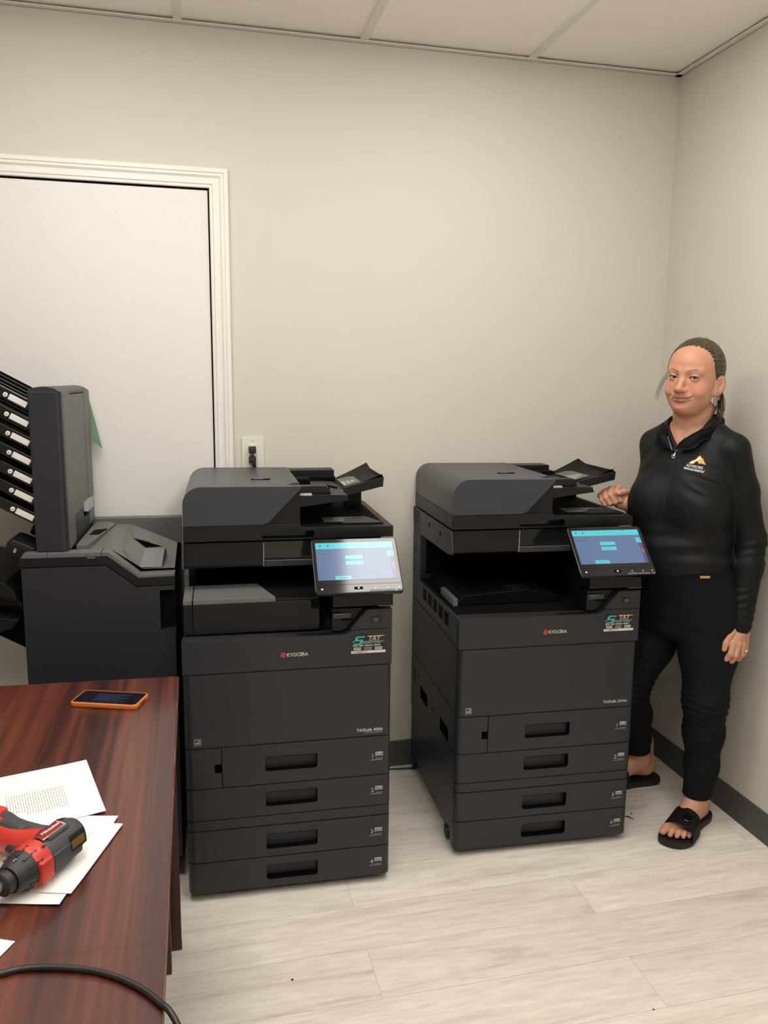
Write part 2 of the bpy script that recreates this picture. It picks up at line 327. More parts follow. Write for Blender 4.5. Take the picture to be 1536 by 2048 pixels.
def build_copier(root, model, with_relay, disp):
    G, S, K, P = M['graphite'], M['slate'], M['black'], M['pitch']
    # --- carcass
    b = B(); b.box(-.289, .289, .022, .648, .05, .2495, G, .003); b.box(-.27, .27, .05, .64, .035, .051, K)
    for y in (.036, .63): b.box(-.2905, -.288, y, y + .008, .14, .148, P)
    b.done('feeder_cabinet', root)
    b = B()
    for z0, z1 in ((.2517, .4692), (.4708, .686), (.6885, .776)): b.box(-.2915, .2915, .022, .650, z0, z1, G, .003)
    b.box(-.2915, -.279, .024, .60, .77, .789, G, .003); b.box(-.2915, .2915, .006, .03, .765, .7835, K, .002)
    cs = []
    for y0, z0 in ((.392, .340), (.108, .340)):
        c = B(); c.prism([(y0, z0), (y0 + .105, z0), (y0 + .105, z0 + .045), (y0, z0 + .045)], 'x', -.32, -.262, P); cs.append(c)
    b.cut(*cs)
    for y, z in ((.31, .36), (.53, .40), (.06, .33), (.05, .66)): b.box(-.2925, -.29, y, y + .007, z, z + .012, P)
    b.box(-.2945, -.29, .585, .63, .36, .42, K, .002)
    b.done('main_body', root)
    for k in range(5):
        b = B(); y0 = .135 + k * .074
        for i in range(7): b.box(-.2925, -.29, y0, y0 + .05, .722 + i * .0062, .7255 + i * .0062, P)
        b.done('vent_grille', root)
    # --- front covers
    zs = [.0238, .1206, .2185, .2507, .3476, .470, .6876]
    for n, (z0, z1, h0, h1, x0) in enumerate(((.3476, .470, .387, .432, -.1925), (.2507, .3476, .279, .325, -W2), (.1206, .2185, .145, .193, -W2), (.0238, .1206, .048, .095, -W2)), 1):
        b = slab(x0, W2, 0, .05, z0, z1, G, .022 if x0 < -.2 else 0); b.cut(pocket(-.072, .078, h0, h1, .030))
        b.box(-.076, .082, .012, .0305, h0 - .004, h0 - .0005, G)
        icon_plate(b, .236, (h0 + h1) / 2 - .001, n)
        dr = b.done('drawer', root)
        g = B(); g.prism([(.0015, h1 + .001), (.0, h1 - .002), (.004, h1 - .005), (.012, h1 - .005), (.012, h1 + .001)], 'x', -.068, .074, K, .001); g.done('drawer_grip', dr)
    b = slab(-W2, -.1945, 0, .05, .3476, .470, G, .022, 0); b.cut(pocket(-.214, -.19, .394, .420, .02, .004)); b.done('side_hatch', root)
    b = slab(-W2, W2, .001, .05, .2185, .2507, G); b.done('spacer_strip', root)
    b = slab(-W2, W2, 0, .05, .470, .6876, G)
    b.box(-.268, -.249, -.0006, .001, .481, .500, M['ink_g']); b.box(-.2662, -.2508, -.001, .001, .4828, .4982, M['ink_k'])
    for q in ([(-.2645, .491), (-.2525, .491), (-.2525, .4855), (-.2645, .4855)], [(-.2595, .4965), (-.2525, .4965), (-.2525, .4925), (-.2565, .4925)]): b.prism(q, 'y', -.0013, 0, M['ink_g'])
    b.text(model, .0125, T(.27, -.0004, .4865) @ FRONT, M['silver'], .0004, 'RIGHT', 1., bold=.00015)
    if with_relay: b.box(.214, .27, -.0005, .001, .4815, .4828, M['ink_g'])
    b.done('toner_cover', root)
    # upper cover, stepping up to the switch panel
    pr = [(-W2, .6887), (W2, .6887), (W2, .7945), (.176, .7945), (.168, .7870), (.158, .7835), (.145, .7825), (-W2 + .012, .786), (-W2, .782)]
    b = B(); b.prism(pr, 'y', 0, .05, G, .0014)
    for z in (.715, .755): pass
    b.box(-.2958, -.29, .02, .026, .715, .757, K)
    b.prism([(u, v) for u, v in rrect(-.034, .052, .7185, .746, .002, .002, .002, .002, 3)], 'y', -.0007, .002, M['graphite'])
    c = (-.0172, .7325)                                              # red mark: ring of wedges round a slash
    for k in range(4):
        a = k * PI / 2 + .3; q = [(c[0] + r * math.cos(a + d_), c[1] + r * 1.05 * math.sin(a + d_)) for r, d_ in ((.0085, -.55), (.0085, .55), (.0035, .45), (.0035, -.45))]
        b.prism(q, 'y', -.0012, 0, M['ink_r'])
    b.prism([(c[0] - .0006, c[1] - .003), (c[0] + .0026, c[1]), (c[0] - .0006, c[1] + .003), (c[0] - .0026, c[1])], 'y', -.0013, 0, M['ink_r'])
    b.text('KYOCERA', .0142, T(-.0075, -.0009, .7274) @ FRONT, M['silver'], .0004, sx=.93, bold=.0003)
    b.done('upper_cover', root); sticker(root)
    b = B(); b.prism([(.178, .7958), (W2, .7958), (W2, .853), (.224, .853), (.219, .850), (.1745, .7985)], 'y', 0, .05, G, .0014)
    b.prism(rrect(.233, .262, .814, .832, .002, .002, .002, .002, 3), 'y', -.0014, .002, K)
    b.prism(rrect(.235, .260, .816, .830, .002, .002, .002, .002, 3), 'y', -.0022, .002, G)
    sp = B; b.tube([(.2475 + .0042 * math.cos(t), -.0026, .823 + .0042 * math.sin(t)) for t in np.linspace(2.2, 7.2, 14)], .0005, M['ink_g'], 6); b.box(.2471, .2479, -.003, -.002, .823, .8285, M['ink_g'])
    b.done('switch_panel', root)
    b = B(); b.prism([(.124, .787), (.150, .787), (.166, .793), (.212, .848), (.212, .853), (.124, .853)], 'y', .022, .06, K, .001)
    b.box(.126, .178, .014, .03, .826, .842, M['toolgrey'], .001); b.box(.128, .152, .008, .03, .8385, .842, M['greytop'], .0008); b.box(.152, .182, .011, .03, .820, .8265, P, .0008)
    b.done('card_slot', root)
    # --- exit bay
    b = B(); b.box(-.2925, .2925, .535, .650, .777, 1.034, G, .004); b.box(-.27, .2, .5335, .536, .80, .95, P)
    for y, z in ((.60, .98), (.60, .88), (.60, .80)): b.box(-.2935, -.29, y, y + .008, z, z + .01, P)
    b.done('rear_column', root)
    b = B(); b.box(.138, .2925, .10, .534, .777, 1.03, K, .004); b.box(.1365, .139, .12, .5, .80, 1.0, P); b.done('side_column', root)
    if with_relay:
        b = B(); b.prism([(-.289, .04), (.09, .04), (.09, .22), (-.06, .22), (-.06, .24), (-.289, .24)], 'z', .79, .878, K, .003)
        b.prism([(-.262, .042), (-.034, .042), (-.078, .205), (-.262, .205)], 'z', .876, .8905, M['greytop'], .0015)
        b.box(-.289, -.2645, .042, .205, .876, .8905, M['greytop'], .0015); b.box(-.2645, -.262, .039, .1, .79, .889, P)
        b.box(-.07, .088, .046, .2, .876, .884, K, .002); b.prism([(.066, .852), (.09, .852), (.09, .878), (.066, .878)], 'y', .039, .05, P)
        for k in range(5): b.box(-.289, -.278, .21 + k * .017, .219 + k * .017, .88, .905, M['greytop'], .002)
        for k in range(6): b.box(-.20, .08, .26 + k * .022, .264 + k * .022, .79, .872, P, .001)
        b.box(-.289, .09, .235, .45, .79, .862, P)
        b.done('relay_unit', root, 'boxy grey-topped paper relay unit filling the exit bay')
    else:
        b = B(); b.box(-.279, .137, .03, .534, .7765, .781, P)
        b.prism([(-.262, .782), (-.235, .812), (-.02, .826), (.09, .80), (.09, .782)], 'y', .16, .53, P, .003); b.tube([(-.262, .159, .783), (-.235, .159, .8125), (-.02, .159, .8265), (.09, .159, .8005)], .0012, K, 6)
        for k in range(9): b.box(-.272, -.256, .155 + k * .018, .166 + k * .018, .782, .806, M['greytop'], .001)
        b.prism([(-.30 + .21, .2), (-.05, .16), (.0, .2)], 'z', .824, .836, K, .001)
        b.done('exit_tray', root)
    # --- scanner
    b = B()
    yz = [(.142, .968), (.146, .958), (.156, .9535), (.19, .9535), (.645, .945), (.645, 1.0305), (.142, 1.0305)]
    b.prism(yz, 'x', -.2885, -.0615, K, .0012)
    b.prism([(.16, .9535), (.645, .945), (.66, 1.0335), (.128, 1.0335), (.11, .962), (.125, .958)], 'x', -.2925, -.2865, G, .0012)
    b.box(-.0612, .293, .165, .645, .95, 1.0305, K)
    for y, z in ((.40, .998), (.25, .996)): b.box(-.2935, -.29, y, y + .012, z, z + .012, P)
    b.done('scanner', root)
    b = B(); b.prism([(.148, 1.0295), (.152, .972), (.166, .957), (.18, .957), (.18, 1.0295)], 'x', -.060, .292, M['gloss'], .001)
    b.prism([(.138, .974), (.150, .974), (.168, .9535), (.155, .9535)], 'x', -.058, .12, M['greytop'], .0008)  # bottom lip coloured lighter to stand in for light on it
    b.tube([(-.0608, .141, 1.029), (-.0608, .141, .975), (-.0612, .146, .957)], .0011, M['palegrey'], 6)
    b.done('scanner_fascia', root)
    # --- document feeder
    df = root
    b = B(); b.prism([(-.2875, 1.037), (.323, 1.037), (.323, 1.0705), (.05, 1.0725), (.046, 1.083), (-.2875, 1.083)], 'y', .128, .647, K, .0025)
    c = B(); c.prism(rrect(-.066, .086, 1.042, 1.0635, .006, .006, .006, .006, 4), 'y', .05, .15, P); b.cut(c)
    b.box(-.064, .084, .1495, .152, 1.043, 1.062, M['gloss'])
    b.box(.052, .30, .16, .63, 1.0715, 1.0735, M['pitch'], .0006)
    lid = b.done('platen_lid', root)
    b = B(); z = 1.0736; b.box(.125, .262, .20, .285, z - .0003, z + .0004, M['greytop'])
    for x in (.140, .147, .19, .215, .246): b.box(x, x + .0016, .205, .28, z, z + .0007, M['ink_g'])
    for k in range(5): b.box(.15 + .002 * k, .186, .212 + .014 * k, .215 + .014 * k, z, z + .0007, M['ink_g']); b.box(.22, .242 - .003 * k, .212 + .014 * k, .215 + .014 * k, z, z + .0007, M['ink_g'])
    b.done('instruction_label', lid)
    b = B(); b.prism([(.175, .175), (.305, .17), (.26, .235)], 'z', 1.0735, 1.086, K, .001, top=[(.185, .18), (.25, .18), (.25, .225)]); b.done('paper_stop', lid)
    cov = [(-.064, 1.0835), (-.052, 1.0865), (-.043, 1.092), (.0485, 1.1875), (.0485, 1.1935), (-.236, 1.1955)]
    for k in range(9): a = PI / 2 + k * PI / 16; cov.append((-.236 + .051 * math.cos(a), 1.1435 + .052 * math.sin(a)))
    cov += [(-.287, 1.0835)]
    b = B(); b.prism([(-.284, 1.08), (.046, 1.08), (.046, 1.1875), (-.23, 1.19), (-.284, 1.14)], 'y', .137, .645, K, .001)
    b.prism([(.05, 1.1285), (.193, 1.1455), (.188, 1.162), (.046, 1.166), (.046, 1.1285)], 'y', .1525, .56, K, .0015)
    b.box(.048, .0825, .1518, .17, 1.1618, 1.1672, M['palegrey'], .0006)
    b.prism([(.046, 1.166), (.142, 1.165), (.133, 1.185), (.126, 1.188), (.046, 1.188)], 'y', .168, .205, K, .002)
    b.box(.046, .205, .565, .642, 1.075, 1.192, K, .003); b.box(.06, .2, .50, .566, 1.164, 1.176, P, .002); b.box(.05, .1, .36, .43, 1.16, 1.186, P, .002)
    for x in (.15, .175): b.prism([(x, .30), (x + .006, .30), (x - .02, .36), (x - .026, .36)], 'z', 1.163, 1.1665, P)
    b.box(.235, .29, .50, .56, 1.07, 1.15, K, .003)
    fd = b.done('document_feeder', root)
    b = B(); 
    for y0, y1 in ((.1245, .149), (.150, .60), (.601, .648)): b.prism(cov, 'y', y0, y1, S, .0013)
    b.box(-.088, -.03, .285, .305, 1.1945, 1.1962, P); b.box(-.08, -.052, .2865, .3035, 1.1955, 1.1966, S)
    b.prism([(.006, 1.1925), (.047, 1.1925), (.047, 1.1975), (.035, 1.1995)], 'y', .17, .60, S, .001)
    b.done('feeder_cover', fd)
    def flap(u, v):
        y = .262 + .29 * v; x = .19 + .128 * u + .0 * v
        z = 1.158 + .030 * u + .016 * max(0, 1 - v / .12) ** 2 * (.4 + .6 * u) + .022 * u * max(0, (v - .45) / .55) ** 1.6 + .006 * u * u
        return (x, y + .012 * u, z)
    b = B(); b.grid(flap, 12, 20, K, -.004); b.prism([(.19, 1.142), (.316, 1.172), (.319, 1.2005), (.193, 1.170)], 'y', .258, .27, K, .0012)
    b.prism([(.3155, 1.168), (.3185, 1.168), (.3195, 1.203), (.3165, 1.203)], 'y', .27, .56, K, .001)
    b.box(.205, .26, .33, .50, 1.160, 1.163, M['greytop'], X=T(.2, .4, 1.16) @ R(-.23, 'Y') @ T(-.2, -.4, -1.1575))
    for k in range(3): b.box(.206 + k * .015, .217 + k * .015, .335 + .012 * k, .42 - .01 * k, 1.1632, 1.1636, M['ink_g'], X=T(.2, .4, 1.16) @ R(-.23, 'Y') @ T(-.2, -.4, -1.1575))
    b.done('tray_flap', fd)
    # --- tilted control panel
    px, py, pz, ti, ya = disp
    e1 = Vector((math.cos(ya), math.sin(ya), 0)); e2 = Vector((-math.sin(ya) * math.cos(ti), math.cos(ya) * math.cos(ti), math.sin(ti))); n = e1.cross(e2)
    X = Matrix((( *[e1[0], e2[0], n[0]], px), (e1[1], e2[1], n[1], py), (e1[2], e2[2], n[2], pz), (0, 0, 0, 1)))
    dw, dh = .2227, .1253
    b = B(); o = rrect(-.0118, .2365, -.168, .0155, .010, .010, .009, .009, 5)
    b.prism(o, 'z', -.0165, -.0008, M['gloss'], .003, 3, X=X)
    b.prism(rrect(-.0075, .232, -.1405, .0125, .004, .004, .005, .005, 5), 'z', -.002, 0, M['gloss'], .0004, 1, X=X)
    b.box(.006, .0107, -.1555, -.1515, -.001, .0001, M['led'], X=X); b.box(.108, .1125, -.1545, -.1505, -.001, .0001, M['led'], X=X)
    b.box(.098, .122, -.157, -.1485, -.001, -.0003, M['pitch'], X=X)
    for x in (.156, .192, .222): b.box(x, x + .003, -.1545, -.1525, -.001, .0001, M['led'], X=X)
    for x0, x1 in ((.14, .173), (.175, .213), (.218, .231)): b.box(x0, x1, -.166, -.1605, -.001, .0006, M['greytop'], .0005, X=X)
    pn = b.done('control_panel', root)
    b = B(); z = .0004
    def s(x0, x1, y0, y1, m, h=0.): b.box(x0, x1, -y1, -y0, -.0006, z + h, m, X=X)
    s(0, dw, 0, dh, M['scr_bg']); s(0, dw, 0, .0205, M['scr_bar'], .0001)
    for y in (.0445, .0635): s(.082, .132, y, y + .0125, M['scr_bar'], .0001)
    s(.048, .094, .1125, dh - .001, M['scr_bar'], .0001); s(.205, dw, .032, .049, M['scr_bar'], .0001); s(.211, dw, .052, dh, M['scr_pur'], .0001); s(.213, .2215, .072, .088, M['scr_org'], .0002)
    for x in (.011, .034): s(x, x + .004, .007, .0125, M['scr_ink'], .0002)
    for x in (.082, .103, .124, .145): s(x + .0036, x + .0058, .0065, .0085, M['scr_ink'], .0002); s(x + .001, x + .009, .0138, .0144, M['scr_ink'], .0002)
    s(.165, .178, .002, .0035, M['scr_ink'], .0002); s(.166, .172, .013, .0143, M['scr_ink'], .0002); s(.216, .219, .037, .041, M['scr_ink'], .0002); s(.106, .110, .0685, .0705, M['scr_ink'], .0002); s(.058, .083, .118, .1193, M['scr_ink'], .0002); s(.008, .038, .0375, .0385, M['scr_ink'], .0001)
    b.done('touch_screen', pn, 'lit touch screen with a cyan bar and blue page')
    b = B(); b.box(.123, .298, .004, .09, .8625, .905, K, .003); b.prism([(.03, .90), (.09, .90), (.15, 1.0), (.12, .99), (.06, .93)], 'x', .15, .285, K, .002); b.box(.255, .299, .003, .05, .8605, .863, M['greytop']); b.done('panel_bracket', root)
    # --- castors
    for x, y in ((-.272, .10), (.262, .10), (-.272, .59), (.262, .59)):
        b = B(); b.lathe([(.006, .041), (.022, .041), (.024, .052), (.006, .056)], K, 16, T(x, y, 0))
        b.prism([(y - .006, .046), (y + .030, .046), (y + .036, .022), (y + .024, .012), (y + .004, .026)], 'x', x - .006, x + .006, K, .001)
        cs = b.done('castor', root)
        for dx in (-.018, .008):
            w = B(); w.lathe([(.008, 0), (.021, 0), (.025, .002), (.025, .009), (.021, .011), (.008, .011)], M['rubber'], 24, T(x + dx, y + .018, .0252) @ R(PI / 2, 'Y')); w.done('wheel', cs)
DISP = (.081, .067, 1.036, .77, -.012)
m1 = empty('copier', (-1.5581, -.7126, 0), -.0359)
tag(m1, 'dark grey office copier beside the sorter tower, grey-topped relay unit in its exit bay', 'copier', 'office copiers')
build_copier(m1, 'TASKalfa 4004i', True, DISP)
m2 = empty('copier', (-.7412, -.6666, 0), -.0461)
tag(m2, 'dark grey office copier with an open exit bay, beside the standing woman', 'copier', 'office copiers')
build_copier(m2, 'TASKalfa 2554ci', False, DISP)

# ------------------------------------------------------------------ finisher with sorter tower (in the frame of the left copier)
fr = empty('paper_finisher', (-1.5581, -.7126, 0), -.0359)
tag(fr, 'black paper finisher with a tall seven-tray sorter tower, standing behind the desk', 'paper finisher')
G, S, K, P = M['graphite'], M['slate'], M['black'], M['pitch']
F0 = .13
b = B(); b.prism([(-.722, .05), (-.316, .05), (-.316, .905), (-.41, .905), (-.5, .968), (-.722, .968)], 'y', F0 + .03, .645, K, .003)
b.box(-.70, -.34, .2, .64, .03, .051, K); b.done('finisher_cabinet', fr)
b = B(); ov = [(-.724, .07), (-.315, .07), (-.315, .9135), (-.4185, .9115), (-.501, .977), (-.724, .977)]
b.prism(ov, 'y', F0 + .002, F0 + .03, G, .003)
c = B(); c.prism([(-.357, .784), (-.31, .792), (-.31, .9), (-.357, .9)], 'y', F0 - .02, F0 + .024, P, .003); b.cut(c)
b.prism([(-.357, .77), (-.313, .77), (-.313, .785), (-.357, .7805)], 'y', F0 + .006, F0 + .028, G, .001)
b.done('front_door', fr)
b = B(); b.prism([(-.727, .979), (-.5, .979), (-.4175, .9135), (-.314, .9155), (-.314, .9405), (-.413, .9385), (-.4955, 1.0045), (-.727, 1.0045)], 'y', F0, F0 + .05, K, .0012)
b.prism([(-.724, 1.003), (-.4965, 1.003), (-.413, .937), (-.314, .939), (-.314, .9475), (-.4105, .9455), (-.4925, 1.0155), (-.716, 1.0165)], 'y', F0 + .004, F0 + .052, M['greytop'], .001)
for x in (-.655, -.5115): b.box(x, x + .0013, F0 + .003, F0 + .05, 1.0035, 1.0168, P)
b.box(-.548, -.527, F0 - .0004, F0 + .01, 1.0005, 1.0022, M['ink_g'])
b.done('rim', fr)
b = B()
V = dict(k=(-.578, .21, 1.002), e=(-.487, .182, 1.0115), f=(-.405, .182, .953), g=(-.316, .182, .953), h=(-.318, .40, .985), i=(-.478, .60, 1.0135), j=(-.552, .60, 1.017), l=(-.724, .21, 1.002), n=(-.724, .62, 1.017))
for q in ('kejl'.replace('l', ''), 'efi', 'eij', 'fgh', 'fhi'): b.poly([V[c] for c in q], M['greytop'])
b.poly([V['l'], V['k'], V['j'], V['n']], K)
b.poly([V['h'], (-.316, .62, .94), (-.478, .605, .94), V['i']], P); b.poly([V['g'], (-.316, .182, .9), (-.316, .62, .9), (-.316, .62, .94), V['h']], P)
b.box(-.716, -.314, .606, .645, .90, 1.0335, M['greytop'], .002); b.done('top_cover', fr, ang=.2)
b = B()                                                              # pyramidal hood on the sloping cover
h1, h2, h3, h4, h5, h6 = (-.447, .31, 1.022), (-.3995, .222, 1.0055), (-.345, .23, 1.0055), (-.466, .235, 1.0), (-.414, .185, .957), (-.353, .185, .9555)
hb, h7 = (-.40, .42, .985), (-.347, .33, .972)
for q in ((h4, h5, h2, h1), (h5, h6, h3, h2), (h6, h7, h3), (h4, h1, hb)): b.poly(q, M['greytop'])
hm = (-.400, .27, .965)
for q in ((h1, h2, hm), (h2, h3, hm), (h3, h1, hm)): b.poly(q, P)
b.tube([h1, h2, h3], .0016, M['greytop'], 6); b.done('hood', fr, ang=.2)
b = B(); b.prism([(-.59, .21), (-.558, .21), (-.522, .56), (-.545, .60), (-.592, .60)], 'z', 1.0, 1.024, M['greytop'], .003); b.prism([(-.575, .36), (-.548, .36), (-.535, .45), (-.57, .43)], 'z', 1.022, 1.0265, P); b.done('paper_guide', fr)
# sorter tower
b = B()
b.prism(rrect(-.685, -.6025, .15, .30, .006, .012), 'z', 1.017, 1.459, G, .003)
xs = np.linspace(-.685, -.6025, 9)
b.prism([(x, 1.455) for x in xs[::-1]] [::-1][::1] + [(x, 1.4595 + .013 * math.sin((x + .685) / .0825 * PI) ** .6 if 0 < (x + .685) / .0825 < 1 else 1.4595) for x in xs[::-1]], 'y', .1515, .63, G, .002)
b.box(-.685, -.600, .158, .63, 1.012, 1.4605, G, .003)
b.prism([(-.601, .17), (-.5975, .18), (-.5975, .268), (-.601, .27)], 'z', 1.02, 1.458, M['greytop'], .001)
b.box(-.603, -.5985, .274, .52, 1.10, 1.449, M['greytop'], .0015); b.box(-.603, -.5975, .525, .628, 1.03, 1.456, M['greytop'], .0015); b.box(-.601, -.599, .274, .62, 1.4495, 1.4525, P)  # tower's right side coloured lighter in place of light falling on it
tw = b.done('sorter_tower', fr)
b = B(); b.prism([(-.600, 1.085), (-.586, 1.085), (-.586, 1.121), (-.590, 1.116), (-.600, 1.114)], 'y', .43, .545, M['palegrey'], .0015); b.box(-.6, -.596, .44, .5, 1.068, 1.084, P); b.done('latch', tw, 'pale grey release latch')
for k in range(7):
    b = B(); z = 1.4195 - .0519 * k; a = math.radians(29)
    X = T(-.686, .16, z) @ R(a, 'Y')
    L = -.33
    b.box(L, 0, .004, .45, -.012, -.006, M['gloss'], .001, X=X); b.box(L, .004, 0, .008, -.013, .016, M['gloss'], .0015, X=X)
    for y in (.05, .10, .16, .24, .33, .41): b.box(L, -.004 - .02 * (y < .12), y, y + .006, -.007, .0045, M['gloss'], .001, X=X)
    b.lathe([(.048, -.008), (.046, -.0035)], M['greytop'], 32, X @ T(-.115, .09, .004) @ Matrix.Diagonal((1.6, .5, 1, 1)))
    b.lathe([(.041, -.004), (.041, -.0031)], M['pitch'], 32, X @ T(-.115, .09, .004) @ Matrix.Diagonal((1.6, .5, 1, 1)))
    tr = b.done('sorter_tray', fr)
    q = B(); q.box(-.0535, -.0035, -.0012, .002, -.0075, .0085, M['label'], .001, X=X); q.lathe([(.0065, 0), (.0058, .003)], M['label'], 16, X @ T(-.063, -.001, .0005) @ R(PI / 2, 'X')); q.lathe([(.0025, 0), (.0022, .004)], M['ink_g'], 10, X @ T(-.063, -.001, .0005) @ R(PI / 2, 'X')); q.done('tray_label', tr, 'white tray label with round button')
# side exits on the left
b = B(); X = T(-.724, .17, 1.0) @ R(math.radians(24), 'Y')
b.box(-.055, .02, 0, .14, -.012, .03, K, .006, X=X); b.box(-.045, .02, -.001, .12, .028, .036, G, .003, X=X); b.box(-.03, -.024, -.002, .0, .004, .016, M['ink_g'], X=X); b.box(-.03, .03, .15, .42, .03, .06, K, .006, X=X); b.done('upper_exit', fr)
b = B()
yz = [(-.99, .985), (-.80, .93), (-.735, .90), (-.735, .80), (-.79, .775), (-.99, .83)]
b.prism([(-.99, .985), (-.775, .93), (-.752, .905), (-.74, .875), (-.99, .94)], 'y', .16, .56, K, .004)
b.prism([(-.99, .93), (-.742, .872), (-.735, .84), (-.99, .895)], 'y', .19, .56, M['gloss'], .003)
b.prism([(-.99, .87), (-.74, .825), (-.76, .80), (-.80, .79), (-.99, .80)], 'y', .15, .56, K, .004)
b.prism([(-.99, .80), (-.735, .80), (-.728, .712), (-.99, .865)], 'y', .22, .50, P, .003)
b.done('output_tray', fr)
# green sheet behind the tower
b = B(); Am = Matrix.Translation((-1.5581, -.7126, 0)) @ R(-.0359, 'Z')
b.poly([Am @ Vector(p) for p in ((-.603, .634, 1.445), (-.586, .648, 1.36), (-.566, .652, 1.262), (-.598, .646, 1.29), (-.606, .640, 1.36))], M['gpaper'])
bm = b.bm; bmesh.ops.solidify(bm, geom=bm.faces, thickness=.0006); tag(b.done('green_sheet'), 'small green paper slip hanging behind the tall sorter tower', 'paper slip')
# ------------------------------------------------------------------ desk and what lies on it
DZ = .75
dk = empty('desk', (-1.86, -.87, 0)); tag(dk, 'dark mahogany laminate desk with worn front edge, in front of the sorter', 'desk')
o = (-1.86, -.87)
def dp(x, y): return (x - o[0], y - o[1])
top = [dp(-1.866, -2.42), dp(-1.8592, -.867), dp(-2.62, -.830), dp(-2.63, -2.42)]
m = M['deskedge']; w = tex(m, 'Noise', scale=(9, 9, 9), Scale=1, Detail=6, Roughness=.7)
base(m, ramp(m, w.outputs[0], [(.42, (.075, .02, .012)), (.55, (.13, .045, .025)), (.66, (.34, .19, .11))]))
b = B(); b.prism(top, 'z', DZ - .027, DZ, M['desk'], .0012); b.done('desk_top', dk)
b = B(); b.prism([dp(-1.8645, -2.418), dp(-1.8577, -.869), dp(-1.8595, -.869), dp(-1.8663, -2.418)], 'z', DZ - .026, DZ - .0012, m); b.done('edge_band', dk)
b = B(); b.box(-2.56 - o[0], -1.872 - o[0], -.898 - o[1], -.871 - o[1], .003, DZ - .027, M['deskpanel'], .001); b.box(-1.8735 - o[0], -1.8712 - o[0], -.897 - o[1], -.872 - o[1], .003, .012, m); b.done('back_panel', dk)
b = B(); b.box(-2.56 - o[0], -1.896 - o[0], -.985 - o[1], -.955 - o[1], .003, DZ - .027, M['deskpanel'], .001); b.done('end_panel', dk)
b = B(); b.box(-2.56 - o[0], -2.535 - o[0], -2.38 - o[1], -.99 - o[1], .003, DZ - .027, M['deskpanel'], .001); b.box(-2.53 - o[0], -1.93 - o[0], -2.38 - o[1], -2.35 - o[1], .003, DZ - .027, M['deskpanel'], .001); b.done('side_panel', dk)
# phone
ph = empty('smartphone', (-2.012, -1.006, DZ), -.345); tag(ph, 'smartphone in an orange case lying face up at the far end of the desk', 'phone')
b = B(); b.prism(rrect(-.080, .080, -.0395, .0395, .011, .011, .011, .011, 6), 'z', 0, .0115, M['orange'], .003, 3)
c = B(); c.prism(rrect(-.0765, .0765, -.036, .036, .009, .009, .009, .009, 6), 'z', .0095, .02, M['orange']); b.cut(c)
b.box(-.02, .012, -.0402, -.039, .004, .0075, M['orange'], .0005); b.box(.0792, .0803, -.012, .012, .004, .007, M['ink_k'], .0004); b.done('phone_case', ph)
b = B(); b.prism(rrect(-.0763, .0763, -.0358, .0358, .009, .009, .009, .009, 6), 'z', .0085, .0103, M['phone'])
for k in range(7): b.box(-.035 + .0 * k, .045 - .012 * (k % 3), .018 - k * .006, .0195 - k * .006, .0102, .0104, M['phone_t'])
for k in range(5): b.box(-.05 + k * .019, -.046 + k * .019, -.031, -.027, .0102, .0104, M['phone_t'])
b.done('phone_screen', ph)
# sheets of paper
def sheet(name, c0, c1, depth, z, label, lines=None, group='papers on the desk'):
    c0, c1 = Vector((*c0, 0)), Vector((*c1, 0)); u = (c1 - c0); L = u.length; u.normalize(); v = Vector((u.y, -u.x, 0))
    if v.x > 0: v = -v
    r = empty(name, (c0.x, c0.y, z)); b = B()
    def fn(i, j):
        p = u * (L * i) + v * (depth * j); curl = .0016 * (max(0, i - .7) / .3) ** 2 + .001 * (max(0, .25 - j) / .25) ** 2
        return (p.x, p.y, curl)
    bpy.data.objects.remove(r)
    b.grid(fn, 10, 10, M['paper'])
    if lines:
        for i0, i1, j in lines:
            x = i0
            while x < i1:
                w = random.uniform(.006, .02); a = u * x + v * j; e = u * min(x + w, i1) + v * j; t = v * .0011
                zz = .00045 + .0016 * (max(0, x / L - .7) / .3) ** 2
                b.poly([(q.x, q.y, zz) for q in (a, e, e + t, a + t)], M['print']); x += w + .0022
    bmesh.ops.recalc_face_normals(b.bm, faces=b.bm.faces)
    for f_ in b.bm.faces:
        if f_.normal.z < 0: f_.normal_flip()
    ob = b.done(name, None, ang=.6, smooth=False); ob.location = (c0.x, c0.y, z); tag(ob, label, 'paper', group); return ob
ln = [(.086 + random.uniform(0, .002), .168 - (.004 if k % 5 == 4 else 0), .055 + k * .0043) for k in range(23)] + [(.062, .1, .164), (.07, .085, .176), (.07, .1, .182)]
sheet('paper_sheet', (-2.03, -1.305), (-1.973, -1.517), .279, DZ + .0012, 'printed white sheet nearest the phone, a block of typed text across it', ln)
sheet('paper_sheet', (-1.951, -1.537), (-2.013, -1.77), .279, DZ + .0018, 'lower white sheet under the red driver, its bottom corner sticking out', None)
sheet('paper_sheet', (-1.941, -1.566), (-2.0, -1.749), .279, DZ + .0026, 'upper white sheet directly under the red driver, typed lines beside the tool', [(.03, .17, .040 + k * .0045) for k in range(7)])
sheet('paper_sheet', (-2.059, -1.835), (-2.078, -1.874), .2, DZ + .0006, 'small white paper corner at the picture edge near the black cable', [(.0, .035, .012)])
